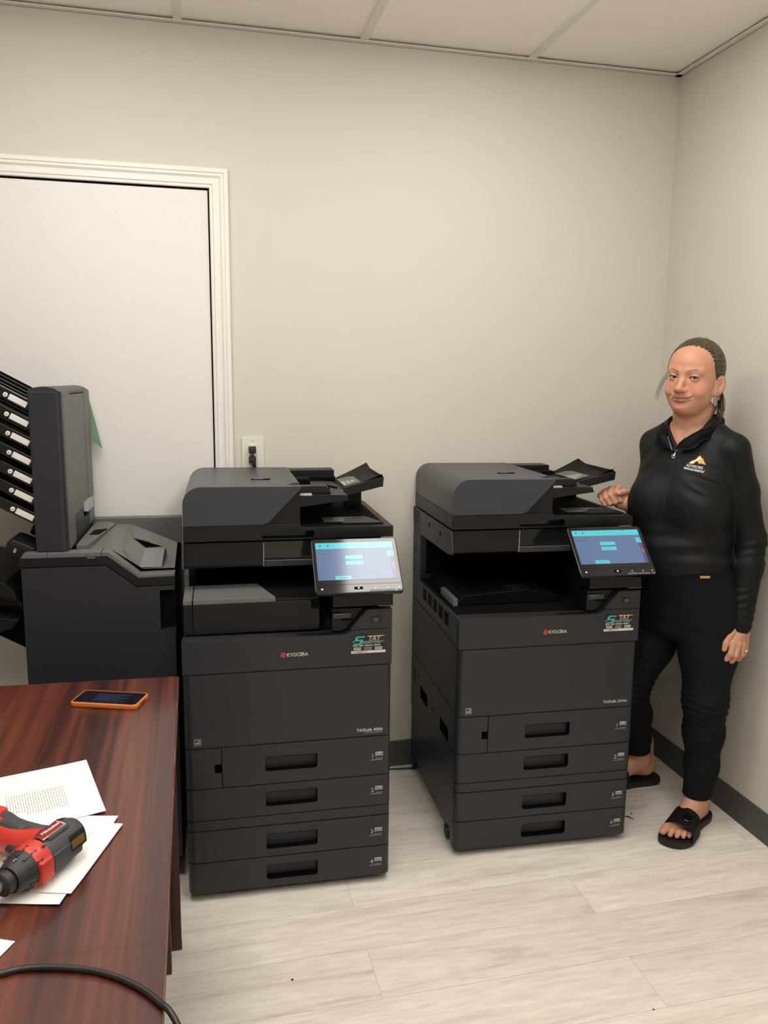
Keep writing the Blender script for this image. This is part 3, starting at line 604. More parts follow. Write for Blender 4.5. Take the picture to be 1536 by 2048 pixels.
# impact driver
d2 = Vector((-.082, -.127, 0)).normalized(); y2 = Vector((-d2.y, d2.x, 0))
dr = empty('impact_driver', (-2.006, -1.629, DZ + .0375)); dr.rotation_euler = (0, 0, math.atan2(d2.y, d2.x)); tag(dr, 'red and black cordless impact driver lying on the papers', 'power tool')
LX_ = R(PI / 2, 'Y')
TG, TB, TR = M['toolgrey'], M['toolblk'], M['toolred']
def seg(b, prof, m, n=36, sy=1.0): b.lathe([(r, x) for x, r in prof], m, n, R(PI / 2, 'Y') @ Matrix.Diagonal((1, sy, 1, 1)))
b = B(); seg(b, [(-.002, .010), (.0, .017), (.006, .0235), (.016, .0278), (.03, .0292), (.06, .0292), (.084, .0285), (.086, .027)], TG); 
b.box(.02, .082, .022, .030, -.018, .010, TG, .006); b.box(.03, .075, -.012, .016, .022, .031, TG, .006)
body = b.done('motor_housing', dr)
def patch(b, x0, x1, a0, a1, r, m, th=.0012, n=10):
    def fn(u, v): a = a0 + (a1 - a0) * v; x = x0 + (x1 - x0) * u; return (x, r(x) * math.sin(a), r(x) * math.cos(a))
    b.grid(fn, 8, n, m, -th)
rr = lambda x: .0235 + (.0306 - .0235) * min(1, max(0, (x - .004) / .016)) if x < .02 else .0306
b = B(); patch(b, .008, .044, -1.35, -.25, rr, TR); 
for k in range(4): patch(b, .016 + k * .0012, .036, -.52 - k * .21, -.44 - k * .21, lambda x: rr(x) + .0007, TB, .0004, 3)
b.done('vent_panel', body, 'red vent panel')
b = B(); patch(b, .036, .083, -.22, .34, lambda x: .0322, TR); patch(b, .036, .083, .30, .36, lambda x: .0328, M['ink_w'], .0004, 2); patch(b, .034, .037, -.2, .34, lambda x: .0328, M['ink_w'], .0004, 3)
b.text('Milwaukee', .0085, T(.076, .0035, .0331) @ R(PI, 'Z'), M['ink_w'], .0003, shear=.3, bold=.0001)
b.done('brand_plate', body, 'red plate with white script')
b = B(); patch(b, .014, .046, .95, 1.75, lambda x: .0312, TB); patch(b, .018, .046, 1.2, 1.6, lambda x: .0318, M['toolyel'], .0004, 4); b.done('rating_plate', body, 'black and amber rating plate')
b = B(); seg(b, [(.083, .0285), (.085, .0308), (.108, .0312), (.112, .029)], TR); b.box(.086, .112, .020, .034, -.02, .014, TR, .004); b.lathe([(.0028, 0), (.0028, .003)], M['steel'], 10, T(.089, .018, .027)); b.done('gear_collar', dr, 'red collar')
b = B(); seg(b, [(.110, .0285), (.116, .0285), (.136, .0225), (.142, .0205)], TB)
for k in range(12): a = k * PI / 6; b.box(.115, .139, -.0015, .0015, .0225, .0278, TB, .0008, X=R(a, 'X') @ T(0, 0, .0) @ R(.16, 'Y') @ T(-.02, 0, .0205 - .0005))
b.text('2', .009, T(.128, .006, .0262) @ R(-PI / 2, 'Z') @ R(0, 'X'), M['ink_g'], .0003); b.text('1', .009, T(.128, -.014, .0235) @ R(-PI / 2, 'Z') @ R(-.5, 'Y'), M['ink_g'], .0003)
b.done('nose_cone', dr)
b = B(); seg(b, [(.142, .015), (.143, .0172), (.155, .0172), (.157, .0145)], TB); seg(b, [(.156, .0085), (.172, .0085), (.173, .0062), (.190, .0062)], M['steel'], 12); b.done('chuck', dr)
b = B(); hp = [(.058, -.018, 0), (.060, -.045, 0), (.058, -.07, -.001), (.050, -.10, -.003), (.044, -.125, -.004)]
b.tube(hp, [.027, .0225, .0215, .021, .023], TR, 16)
b.tube([(.082, -.022, 0), (.083, -.04, 0), (.079, -.06, 0)], [.008, .0085, .007], TB, 12)
b.tube([(.030, -.016, .004), (.036, -.04, .004), (.036, -.07, .004), (.028, -.10, .001), (.02, -.125, 0)], [.013, .014, .0145, .0145, .016], TG, 14)
b.tube([(.055, -.05, .014), (.05, -.075, .014), (.045, -.1, .011)], [.009, .012, .012], TG, 12)
b.prism(rrect(.008, .078, -.165, -.125, .008, .008, .006, .006), 'z', -.030, .020, TR, .006); b.done('handle', dr)
# cable over the desk
pts = [(-2.30, -1.935), (-2.18, -1.917), (-2.065, -1.899), (-2.038, -1.896), (-2.001, -1.902), (-1.952, -1.919), (-1.914, -1.943), (-1.884, -1.971), (-1.868, -1.992)]
P3 = [(x, y, DZ + .0045) for x, y in pts] + [(-1.853, -2.012, DZ + .003), (-1.838, -2.035, DZ - .02), (-1.826, -2.065, DZ - .07), (-1.82, -2.10, DZ - .16), (-1.825, -2.14, DZ - .3), (-1.84, -2.18, DZ - .5), (-1.86, -2.2, DZ - .68), (-1.88, -2.26, .0045), (-1.88, -2.5, .0045)]
def spline(P3, n=8):
    out = []; P3 = [Vector(p) for p in P3]
    for i in range(len(P3) - 1):
        p0, p1, p2, p3 = P3[max(i - 1, 0)], P3[i], P3[i + 1], P3[min(i + 2, len(P3) - 1)]
        for k in range(n):
            t = k / n; out.append(.5 * (2 * p1 + (p2 - p0) * t + (2 * p0 - 5 * p1 + 4 * p2 - p3) * t * t + (3 * p1 - p0 - 3 * p2 + p3) * t ** 3))
    return out + [P3[-1]]
b = B(); b.tube(spline(P3), .0040, M['cord'], 12); tag(b.done('cable', ang=2), 'thick black cable lying across the near end of the desk', 'cable')
# outlet with two plugs
X0 = -1.5985
ot = empty('wall_outlet', (X0, 0, 1.2355)); tag(ot, 'ivory wall outlet plate above the left copier, two plugs in it', 'outlet')
b = B(); b.prism(rrect(-.0385, .0385, -.0585, .0585, .002, .002, .002, .002, 3), 'y', -.006, -.0005, M['plate'], .002); b.lathe([(.0035, 0), (.003, .0012)], M['plate'], 12, T(.0, -.006, .048) @ R(PI / 2, 'X')); b.box(-.003, .003, -.0076, -.007, .0475, .0483, M['ink_k']); b.done('face_plate', ot)
b = B(); b.prism(rrect(-.0165, .0165, -.034, .034, .002, .002, .002, .002, 3), 'y', -.0085, -.005, M['plate'], .0008); b.done('receptacle', ot)
for i, (z, e) in enumerate(((1.251, [(0, -.037, -.012), (.004, -.038, -.035), (.010, -.034, -.065), (.014, -.024, -.11), (.01, -.018, -.2), (-.05, -.016, -.5), (-.09, -.016, -.9), (-.11, -.016, -1.2), (-.12, -.02, -1.2455)]), (1.2165, [(0, -.036, -.012), (.002, -.034, -.03), (.0, -.024, -.07), (-.01, -.018, -.2), (.1, -.016, -.8), (.25, -.018, -1.17), (.42, -.022, -1.2118), (.60, -.05, -1.2118)]))):
    r = empty('power_cord', (X0 - .003, 0, z)); tag(r, ['black power plug in the upper socket of the ivory outlet', 'black power plug in the lower socket, its cord running along the floor behind the copiers'][i], 'power cord', 'plugs in the wall outlet')
    b = B(); b.prism([(-.0125, -.011), (.0125, -.011), (.0125, .013), (-.0125, .013)], 'y', -.030, -.0087, M['cord'], .003, top=None); b.prism([(-.009, -.008), (.009, -.008), (.009, .008), (-.009, .008)], 'y', -.043, -.029, M['cord'], .003); b.done('plug', r)
    b = B(); b.tube(spline(e, 6), .0034, M['cord'], 10); b.done('cord', r, ang=2)
# bits on the floor
for (x, y, r_, l) in ((-.34, -.535, .003, 'dark crumb on the floor between the right copier and the front sandal'), (-1.60, -1.07, .0028, 'dark crumb on the pale floor in front of the left copier'), (-.76, -1.36, .0022, 'dark crumb on the pale floor near the bottom edge, toward the right')):
    b = B(); b.lathe([(r_ * .5, 0), (r_, r_ * .4), (r_ * .7, r_)], M['cord'], 7, sx=1.3); c = b.done('floor_crumb'); c.location = (x, y, 0); tag(c, l, 'crumb', 'crumbs on the floor')
b = B(); b.tube([(-.375, -.545, .002), (-.362, -.556, .004), (-.352, -.572, .002)], [.0016, .0022, .001], M['cord'], 6); tag(b.done('twig'), 'thin dark twig on the floor beside the right copier', 'twig')
HB, HS = .0016, .003
# ------------------------------------------------------------------ the woman: smooth-blended solids turned into one skin
F32 = np.float32
def smin(a, b, k): h = np.clip(.5 + .5 * (b - a) / k, 0, 1); return b + (a - b) * h - k * h * (1 - h)
def smax(a, b, k): return -smin(-a, -b, k)
def rc(P, a, b, r1, r2=None):
    r2 = r1 if r2 is None else r2; a = np.array(a, F32); ba = np.array(b, F32) - a; q = P - a
    t = np.clip(q @ ba / (ba @ ba), 0, 1); return np.linalg.norm(q - t[:, None] * ba, axis=1) - (r1 + (r2 - r1) * t)
def chain(P, pts, rs, k=.006):
    d = None
    for i in range(len(pts) - 1):
        e = rc(P, pts[i], pts[i + 1], rs[i], rs[i + 1]); d = e if d is None else (np.minimum(d, e) if k <= 0 else smin(d, e, k))
    return d
def el(P, c, r, Rm=None):
    q = P - np.array(c, F32)
    if Rm is not None: q = q @ Rm
    r = np.array(r, F32); u = q / r; k0 = np.linalg.norm(u, axis=1); k1 = np.linalg.norm(u / r, axis=1) + 1e-9; return k0 * (k0 - 1) / k1
def rotm(ax, a): return np.array(Matrix.Rotation(a, 3, ax), F32)
class Frame:
    def __init__(s, o, x, y, z, k=1.): s.o = np.array(o, F32); s.A = np.array([x, y, z], F32).T; s.k = k
    def inv(s, P): return (P - s.o) @ s.A / s.k
    def out(s, q): return Vector(s.o + s.k * (s.A @ np.array(q, F32)))
def nets(groups, h, blend=.012, n=20, smooth=1):
    """surface of the blended groups [(bbox_min, bbox_max, fn)] on a lattice of step h, block by block"""
    lo = np.min([g[0] for g in groups], 0) - 4 * h; hi = np.max([g[1] for g in groups], 0) + 4 * h
    nb = np.ceil((hi - lo) / (h * n)).astype(int); dims = nb * n + 2
    key = lambda I: (I[:, 0].astype(np.int64) * dims[1] + I[:, 1]) * dims[2] + I[:, 2]
    ax = np.arange(n + 1); G = np.stack(np.meshgrid(ax, ax, ax, indexing='ij'), -1).reshape(-1, 3)
    VK, VP, Q = [], [], []
    def f(P, gs):
        d = None
        for g in gs: e = g[2](P); d = e if d is None else smin(d, e, blend)
        return d
    for bi in np.ndindex(*nb):
        i0 = np.array(bi) * n; b0 = lo + i0 * h; b1 = b0 + n * h
        gs = [g for g in groups if np.all(b0 <= g[1] + .02) and np.all(b1 >= g[0] - .02)]
        if not gs: continue
        c = ((b0 + b1) / 2).astype(F32)[None]
        if abs(f(c, gs)[0]) > n * h * .87 * 1.35 + .03: continue
        P = (lo + (i0 + G) * h).astype(F32); d = f(P, gs).reshape(n + 1, n + 1, n + 1)
        if d.min() > 0 or d.max() < 0: continue
        cs = np.zeros((n, n, n)); pos = np.zeros((n, n, n, 3)); 
        sl = lambda o: tuple(slice(o_, o_ + n) for o_ in o)
        for a in range(3):
            for u in (0, 1):
                for v in (0, 1):
                    o0 = [0, 0, 0]; oth = [k for k in range(3) if k != a]; o0[oth[0]] = u; o0[oth[1]] = v; o1 = list(o0); o1[a] = 1
                    A, D = d[sl(o0)], d[sl(o1)]; m = (A < 0) != (D < 0); t = np.where(m, A / np.where(m, A - D, 1), 0)
                    cs += m
                    for k in range(3): pos[..., k] += np.where(m, o0[k] + (t if k == a else 0), 0)
        m = cs > 0; ii = np.argwhere(m); VK.append(key(ii + i0)); VP.append(lo + (ii + i0 + pos[m] / cs[m][:, None]) * h)
        for a in range(3):
            s0 = [slice(0, n)] * 3; s1 = list(s0); s1[a] = slice(1, n + 1); A, D = d[tuple(s0)], d[tuple(s1)]
            m = (A < 0) != (D < 0); ii = np.argwhere(m) + i0; fl = (A < 0)[m]; p, q = [(1, 2), (2, 0), (0, 1)][a]
            e = np.eye(3, dtype=int); K = np.stack([key(ii - e[p] - e[q]), key(ii - e[q]), key(ii), key(ii - e[p])], 1)
            K[~fl] = K[~fl][:, ::-1]; Q.append(K)
    VK = np.concatenate(VK); VP = np.concatenate(VP); Q = np.concatenate(Q); o = np.argsort(VK); VK, VP = VK[o], VP[o]
    idx = np.clip(np.searchsorted(VK, Q), 0, len(VK) - 1); ok = (VK[idx] == Q).all(1); F = idx[ok]
    E = np.concatenate([F[:, [0, 1]], F[:, [1, 2]], F[:, [2, 3]], F[:, [3, 0]]])
    for _ in range(smooth):
        s = np.zeros_like(VP); cnt = np.zeros(len(VP))
        for k in range(3): s[:, k] = np.bincount(E[:, 0], VP[E[:, 1], k], len(VP)) + np.bincount(E[:, 1], VP[E[:, 0], k], len(VP))
        cnt = np.bincount(E[:, 0], minlength=len(VP)) + np.bincount(E[:, 1], minlength=len(VP)); VP = VP * .5 + .5 * s / np.maximum(cnt, 1)[:, None]
    return VP, F
def tomesh(name, V, Fq, m, parent=None, origin=(0, 0, 0), cols=None):
    V = V - np.array(origin); me = bpy.data.meshes.new(name); me.vertices.add(len(V)); me.vertices.foreach_set('co', V.astype(F32).ravel())
    me.loops.add(Fq.size); me.loops.foreach_set('vertex_index', Fq.astype(np.int32).ravel()); me.polygons.add(len(Fq))
    me.polygons.foreach_set('loop_start', np.arange(0, Fq.size, 4, dtype=np.int32)); me.update(calc_edges=True); me.shade_smooth(); me.materials.append(m)
    if cols is not None:
        ca = me.color_attributes.new('col', 'FLOAT_COLOR', 'POINT'); ca.data.foreach_set('color', np.concatenate([cols, np.ones((len(V), 1))], 1).astype(F32).ravel())
    return objnew(name, me, parent)
def bb(pts, r): p = np.array(pts); return p.min(0) - r, p.max(0) + r
# --- frames
PO = np.array((-.20, -.56, 0.))
fx, fy = -.826, -.563
FV = np.array((fx, fy, 0)); LV = np.array((-fy, fx, 0)) * 1.            # forward, her left
LV = np.array((.563, -.826, 0)); UP = np.array((0, 0, 1.))
FT = np.array((-0.8719, -0.4889, 0)); LT_ = np.array((0.4889, -0.8719, 0))
TF = Frame((-.226, -.562, 0), LT_, FT, UP)                               # torso frame
roll = math.radians(-3.0); hx = LV * math.cos(roll) + UP * math.sin(roll); hz = UP * math.cos(roll) - LV * math.sin(roll)
HF = Frame((-.244, -.582, 1.5165), hx, FV, hz, 1.035)
# --- head
def head(P):
    q = HF.inv(P); x, y, z = q.T; ax = np.abs(x); s = np.stack([ax, y, z], 1)
    d = el(q, (0, -.012, .024), (.0735, .095, .089))
    d = smin(d, el(q, (0, .020, .036), (.060, .066, .054)), .03)
    d = smin(d, el(q, (0, .026, -.030), (.0635, .060, .070)), .03)
    d = smin(d, el(q, (0, .036, -.066), (.046, .046, .038)), .03)
    d = smin(d, el(s, (.037, .050, -.036), (.026, .026, .023)), .018)      # cheeks
    d = smin(d, el(s, (.041, .018, -.060), (.019, .032, .026)), .02)       # jaw
    d = smin(d, el(q, (0, .069, -.0915), (.022, .019, .014)), .016)         # chin
    d = smin(d, el(q, (0, .022, -.098), (.034, .040, .014)), .03)          # under the chin
    d = smin(d, rc(s, (.010, .083, .017), (.046, .066, .020), .008, .007), .014)   # brow
    d = smax(d, -el(s, (.0315, .096, -.001), (.0185, .0135, .0105)), .010)  # sockets
    d = smin(d, chain(q, [(0, .082, .008), (0, .0925, -.014), (0, .1065, -.034)], [.0068, .0072, .0098], .006), .009)
    d = smin(d, el(q, (0, .107, -.0365), (.0105, .0105, .009)), .006)
    d = smin(d, el(s, (.0120, .0950, -.0392), (.0078, .0108, .0072)), .007)
    d = smin(d, rc(q, (0, .098, -.044), (0, .0945, -.052), .004), .005)
    d = smax(d, -el(s, (.0062, .1005, -.0455), (.0034, .0048, .0026)), .002)  # nostrils
    d = smin(d, rc(s, (.011, .088, -.052), (.026, .080, -.056), .006, .006), .010)
    d = smax(d, -chain(s, [(.0265, .0925, -.046), (.0335, .0880, -.053), (.0410, .0785, -.061)], [.0006, .0010, .0004], .003), .011)   # smile folds
    up = chain(s, [(0, .0915, -.0605), (.0045, .0920, -.0595), (.016, .0880, -.0600), (.0320, .0725, -.0570)], [.0044, .0046, .0036, .0012], .004)
    lo = chain(s, [(0, .0905, -.0695), (.014, .0870, -.0675), (.0310, .0725, -.0590)], [.0062, .0050, .0012], .004)
    d = smin(d, up, .004); d = smin(d, lo, .004)
    d = smax(d, -chain(s, [(0, .0968, -.0646), (.016, .0925, -.0634), (.0290, .0808, -.0586)], [.0013, .0013, .0009], .001), .0025)
    d = smax(d, -chain(s, [(.0280, .0812, -.0590), (.0340, .0780, -.0555), (.0385, .0752, -.0512)], [.0016, .0024, .0016], .002), .0045)
    d = smin(d, el(s, (.0400, .0590, -.0450), (.017, .017, .013)), .012)
    d = smax(d, -el(q, (0, .094, -.0830), (.017, .006, .0045)), .008)
    # lids: a shell round the eyeball with an almond opening
    e = s - np.array((.0315, .0735, -.001), F32); lid = np.linalg.norm(e, axis=1) - .0142
    u = e[:, 0] / .0138; top = .0041 * (1 - np.clip(u, -1, 1) ** 2) + .0004 * u + .0003; bot = -.0030 * (1 - np.clip(u, -1, 1) ** 2) + .0002
    mid = .0012 * u
    op = np.maximum(np.maximum(e[:, 2] - top - mid, bot + mid - e[:, 2]), np.maximum(np.abs(e[:, 0]) - .0138, .002 - e[:, 1]))
    lid = smin(lid, rc(e, (-.012, .0085, .0018), (.000, .0128, .0066), .0016), .002); lid = smin(lid, rc(e, (.000, .0128, .0066), (.0125, .0070, .0036), .0016), .002)
    d = smin(d, lid, .0035); d = smax(d, -op, .0012)
    d = np.maximum(d, -(np.linalg.norm(e, axis=1) - .0116))
    # ears
    w = s - np.array((.0735, -.004, -.020), F32); w = w @ rotm('Z', .55) @ rotm('X', .18)
    ear = el(w, (.005, -.004, 0), (.0065, .0190, .0315)); ear = smin(ear, el(w, (.002, .006, -.026), (.006, .008, .010)), .006)
    ear = smax(ear, -el(w, (.0135, -.001, .003), (.0085, .0120, .0195)), .002); ear = smin(ear, rc(w, (.003, .006, -.006), (.005, .000, .010), .0035), .004)
    ear = smin(ear, rc(w, (.003, .011, -.008), (.002, .010, .0), .004), .003)
    d = smin(d, ear, .006)
    return d * HF.k
NB, NT = (-.212, -.555, 1.335), (-.243, -.570, 1.455)
def neck(P):
    d = rc(P, NB, NT, .064, .057); t = TF.inv(P)
    for sx in (-1, 1): d = smin(d, rc(P, TF.out((sx * .052, -.02, 1.42)), TF.out((sx * .012, .060, 1.318)), .011, .008), .018)
    return d
# --- torso: stacked sections (z, centre l, half width, front, back)
TS = np.array([(.66, .02, .150, .085, .10), (.72, .018, .174, .098, .118), (.79, .012, .182, .110, .130), (.86, .006, .174, .122, .118), (.92, .0, .160, .125, .100), (.98, -.004, .153, .120, .092),
               (1.04, -.004, .154, .120, .092), (1.10, -.002, .156, .120, .098), (1.16, 0, .160, .116, .102), (1.22, 0, .158, .103, .100), (1.27, 0, .146, .088, .092), (1.31, 0, .116, .070, .080), (1.345, 0, .082, .056, .068), (1.37, 0, .06, .045, .055)])
zz = np.linspace(.66, 1.37, 143); TSs = np.stack([np.convolve(np.pad(np.interp(zz, TS[:, 0], TS[:, k]), 8, mode='edge'), np.hanning(17) / np.hanning(17).sum(), 'valid') for k in range(1, 5)], 1)
def torso(P, inf=0., z0=.70, z1=1.355):
    q = TF.inv(P); x, y, z = q.T; c, a, bf, bk = [np.interp(z, zz, TSs[:, k]) for k in range(4)]
    u = (x - c) / (a + inf); v = y / np.where(y > 0, bf + inf, bk + inf); k = np.sqrt(u * u + v * v) + 1e-6
    d = (k - 1) * np.sqrt((x - c) ** 2 + y * y) / k * .9
    d = smax(d, z - z1 - inf, .03); d = smax(d, z0 - z, .03)
    for s in (-1, 1): d = smin(d, el(q, (s * .076, .079, 1.105), (.072 + inf, .062 + inf, .078 + inf)), .05)
    d = smin(d, el(q, (0, .07, .945), (.125 + inf, .075 + inf, .085 + inf)), .06)
    for s in (-1, 1): d = smin(d, rc(q, (s * .055, -.012, 1.338), (s * .128, -.004, 1.296), .038 + inf, .040 + inf), .04)
    return d
SH = {-1: np.array((-.268, -.446, 1.280)), 1: np.array((-.158, -.682, 1.290))}
EL = {-1: np.array((-.165, -.365, 1.055)), 1: np.array((-.078, -.695, 1.005))}
WR = {-1: np.array((-.370, -.450, 1.095)), 1: np.array((-.112, -.722, .735))}
def arm(s, inf=0.):
    sh, e, w = SH[s], EL[s], WR[s]; m = e + (w - e) * .3
    def f(P): return chain(P, [sh, sh + (e - sh) * .45, e, m, w], [.045 + inf * 1.1, .044 + inf, .038 + inf, .039 + inf, .026 + inf * 1.2], .02)
    return f
# left hand, hanging, fingers curled to the thigh
LHk = [((-.150, -.748, .682), (-.160, -.755, .650), (-.165, -.744, .631), (-.168, -.729, .624)), ((-.134, -.752, .676), (-.143, -.758, .644), (-.145, -.744, .622), (-.146, -.725, .619)),
       ((-.112, -.746, .673), (-.116, -.751, .644), (-.116, -.737, .624), (-.117, -.718, .622)), ((-.092, -.735, .676), (-.092, -.738, .652), (-.092, -.727, .633), (-.093, -.712, .629))]
def lhand(P):
    W = WR[1]; d = rc(P, W, (-.120, -.730, .705), .0235, .024)
    for k, a in ((0, .0125), (1, .0125), (2, .012), (3, .011)): d = smin(d, rc(P, (W[0] - .012 + .012 * k, W[1] - .004, W[2] - .018), np.array(LHk[k][0]) + (0, .004, 0), .0135, a), .012)
    fs = None
    for k, r in enumerate((.0092, .0094, .0090, .0080)):
        e = chain(P, LHk[k], [r * 1.12, r, r * .92, r * .8], .003); fs = e if fs is None else smin(fs, e, .0018)
    d = smin(d, fs, .006)
    th = chain(P, [(-.134, -.730, .724), (-.160, -.738, .702), (-.1715, -.743, .682), (-.1765, -.744, .663)], [.014, .0120, .0096, .0080], .004)
    return smin(d, th, .0035)
# right hand, a loose fist on the edge of the copier
RHm = [(-.388, -.405, 1.142), (-.412, -.398, 1.136), (-.430, -.392, 1.126), (-.443, -.387, 1.113)]
RHp = [(-.419, -.448, 1.131), (-.437, -.441, 1.122), (-.450, -.434, 1.112), (-.458, -.425, 1.102)]
RHd = [(-.407, -.456, 1.105), (-.423, -.449, 1.098), (-.438, -.441, 1.093), (-.449, -.431, 1.0885)]
RHt = [(-.395, -.446, 1.098), (-.411, -.440, 1.093), (-.427, -.432, 1.0895), (-.440, -.423, 1.0865)]
def rhand(P):
    W = WR[-1]; d = rc(P, W, (-.388, -.432, 1.106), .026, .024)
    for k in range(4): d = smin(d, rc(P, np.array(W) + (-.006, .008 - .002 * k, .008 - .005 * k), RHm[k], .015, .0118), .014)
    d = smin(d, el(P, (-.400, -.424, 1.106), (.024, .022, .020)), .012); d = smin(d, el(P, (-.394, -.437, 1.094), (.024, .020, .0195)), .010)
    fs = None
    for k, r in enumerate((.0098, .0098, .0092, .0082)):
        e = chain(P, [RHm[k], RHp[k], RHd[k], RHt[k]], [r * 1.15, r * 1.02, r * .92, r * .82], .0025); fs = e if fs is None else smin(fs, e, .0032)
    d = smin(d, fs, .004)
    th = chain(P, [(-.378, -.440, 1.110), (-.375, -.447, 1.128), (-.396, -.456, 1.134), (-.417, -.461, 1.131)], [.0165, .0135, .0108, .0090], .004)
    return smin(d, th, .004)
# --- legs and feet
HIP = {1: (-.158, -.625, .775), -1: (-.232, -.485, .775)}
LEG = {1: [HIP[1], (-.167, -.650, .628), (-.176, -.668, .461), (-.160, -.650, .340), (-.153, -.643, .218), (-.163, -.641, .085)], -1: [HIP[-1], (-.272, -.458, .60), (-.316, -.425, .425), (-.262, -.380, .30), (-.232, -.356, .21), (-.205, -.342, .10)]}
LR = [.098, .084, .060, .056, .043, .035]
def leg(s, inf=0., rs=None):
    R_ = rs or LR
    def f(P): return chain(P, LEG[s], [r + inf for r in R_], .03)
    return f
FD = {1: np.array((-.835, -.55, 0)), -1: np.array((-.998, -.05, 0))}
FO = {1: (-.128, -.618, .0), -1: (-.160, -.336, .010)}
def footframe(s):
    y = FD[s]; x = np.array((-y[1], y[0], 0)) * -1. if False else np.array((y[1], -y[0], 0)) * -1.; return Frame(FO[s], x * s, y, UP)
def foot(s):
    fr_ = footframe(s)
    def f(P):
        q = fr_.inv(P)
        d = el(q, (0, .010, .052), (.030, .036, .029)); d = smin(d, rc(q, (.004, .02, .050), (.016, .14, .044), .026, .020), .02); d = smin(d, rc(q, (-.004, .05, .070), (-.016, .155, .044), .026, .020), .02)
        d = smin(d, rc(q, (-.02, .16, .040), (.028, .145, .038), .0185, .016), .015); d = smin(d, rc(q, (0, .046, .095), (-.006, .11, .060), .034, .024), .025)
        d = smin(d, rc(q, (0, .035, .085), (0, .028, .17), .034, .036), .02)
        for sx in (-1, 1): d = smin(d, el(q, (sx * .030, .032, .100), (.012, .014, .015)), .012)
        d = smin(d, rc(q, (0, -.012, .06), (0, .0, .15), .014, .014), .02)
        t = None
        for a, m_, b_, r in (((-.027, .178, .040), (-.030, .200, .0415), (-.031, .222, .0375), .0140), ((-.007, .182, .040), (-.007, .206, .0425), (-.007, .222, .0345), .0093), ((.0105, .178, .039), (.0115, .199, .0415), (.012, .213, .0335), .0088), ((.0255, .170, .038), (.0275, .188, .040), (.028, .200, .033), .0084), ((.038, .158, .037), (.0405, .173, .038), (.041, .183, .032), .0078)):
            e = chain(q, [a, m_, b_], [r, r, r * .88], .004); t = e if t is None else smin(t, e, .002)
        d = smin(d, t, .007)
        return smax(d, .0235 - q[:, 2], .004)
    return f
P0 = lambda *a: np.array(a, float)
hc = np.array(HF.o, float)
def armbb(s, r): return bb([SH[s], EL[s], WR[s]], r)
GB = [(hc - .15, hc + .15, head), (*bb([NB, NT], .09), neck), (P0(-.47, -.80, .66), P0(.06, -.33, 1.39), torso)]
for s in (-1, 1):
    GB += [(*armbb(s, .06), arm(s)), (*bb(LEG[s], .10), leg(s)), (np.array(FO[s]) - .02 + np.minimum(0, FD[s] * .25) - .04, np.array(FO[s]) + (.04, .04, .2) + np.maximum(0, FD[s] * .25), foot(s))]
GB += [(*bb([p for k in LHk for p in k] + [WR[1]], .03), lhand), (*bb(RHm + RHp + RHd + RHt + [WR[-1]], .03), rhand)]
V, Fq = nets(GB, HB)
# --- skin colour: lips, brows, flush, painted shade in the mouth crease
q = HF.inv(V.astype(F32)); ax = np.abs(q[:, 0]); s = np.stack([ax, q[:, 1], q[:, 2]], 1); inh = (q[:, 1] > .02) & (np.abs(q[:, 2]) < .13)
col = np.tile(np.array((.54, .275, .178)), (len(V), 1))
def tint(m, c): global col; m = np.clip(m, 0, 1)[:, None] * inh[:, None]; col = col * (1 - m) + np.array(c) * m
def near(d, w): return 1 - np.clip(d / w, 0, 1)
tint(.9 * near(np.linalg.norm(s - (.040, .07, -.034), axis=1), .036), (.57, .215, .140)); tint(.85 * near(np.linalg.norm(q - np.array((0, .115, -.036)), axis=1), .022), (.56, .22, .15)); tint(.7 * near(np.abs(q[:, 2] - .06), .045), (.57, .255, .150)); tint(.8 * near(np.linalg.norm(q - np.array((0, .085, -.094)), axis=1), .03), (.56, .215, .155))
lip = np.minimum(chain(s.astype(F32), [(0, .0945, -.0605), (.005, .095, -.0595), (.016, .0905, -.0600), (.0330, .0750, -.0572)], [.0042, .0044, .0036, .0008], 0), chain(s.astype(F32), [(0, .0950, -.0695), (.014, .0905, -.0675), (.0320, .0750, -.0585)], [.0056, .0046, .0008], 0))
tint(.85 * (1 - np.clip((lip + .0005) / .0018, 0, 1)), (.43, .150, .125))
brow = chain(s.astype(F32), [(.0140, .0925, .0160), (.027, .0905, .0215), (.039, .0810, .0225), (.0485, .0690, .0170)], [.0010, .0010, .0006, .0002], 0)
mth = chain(s.astype(F32), [(0, .0968, -.0646), (.016, .0925, -.0634), (.0305, .0800, -.0580)], [.0012, .0011, .0005], 0)
tint(.75 * (1 - np.clip((mth - .0004) / .0016, 0, 1)), (.16, .05, .04))  # shade in the crease between the lips, painted dark
tint(.72 * (1 - np.clip((brow - .0006) / .0020, 0, 1)), (.155, .075, .045))
e = s - np.array((.0315, .0735, -.001)); er = np.linalg.norm(e, axis=1); u = e[:, 0] / .0138; topl = .0041 * (1 - np.clip(u, -1, 1) ** 2) + .0016 * u + .0003; botl = -.0030 * (1 - np.clip(u, -1, 1) ** 2) + .0014 * u
tint(.9 * near(np.abs(e[:, 2] - topl - .0006), .0022) * (er < .0165) * (np.abs(u) < 1.1) * (e[:, 1] > 0), (.035, .02, .016)); tint(.6 * near(np.abs(e[:, 2] - botl), .0013) * (er < .0158) * (np.abs(u) < 1.05) * (e[:, 1] > 0), (.12, .055, .04))
tint(.35 * near(np.abs(e[:, 2] - .006), .006) * (er < .024), (.34, .17, .12))
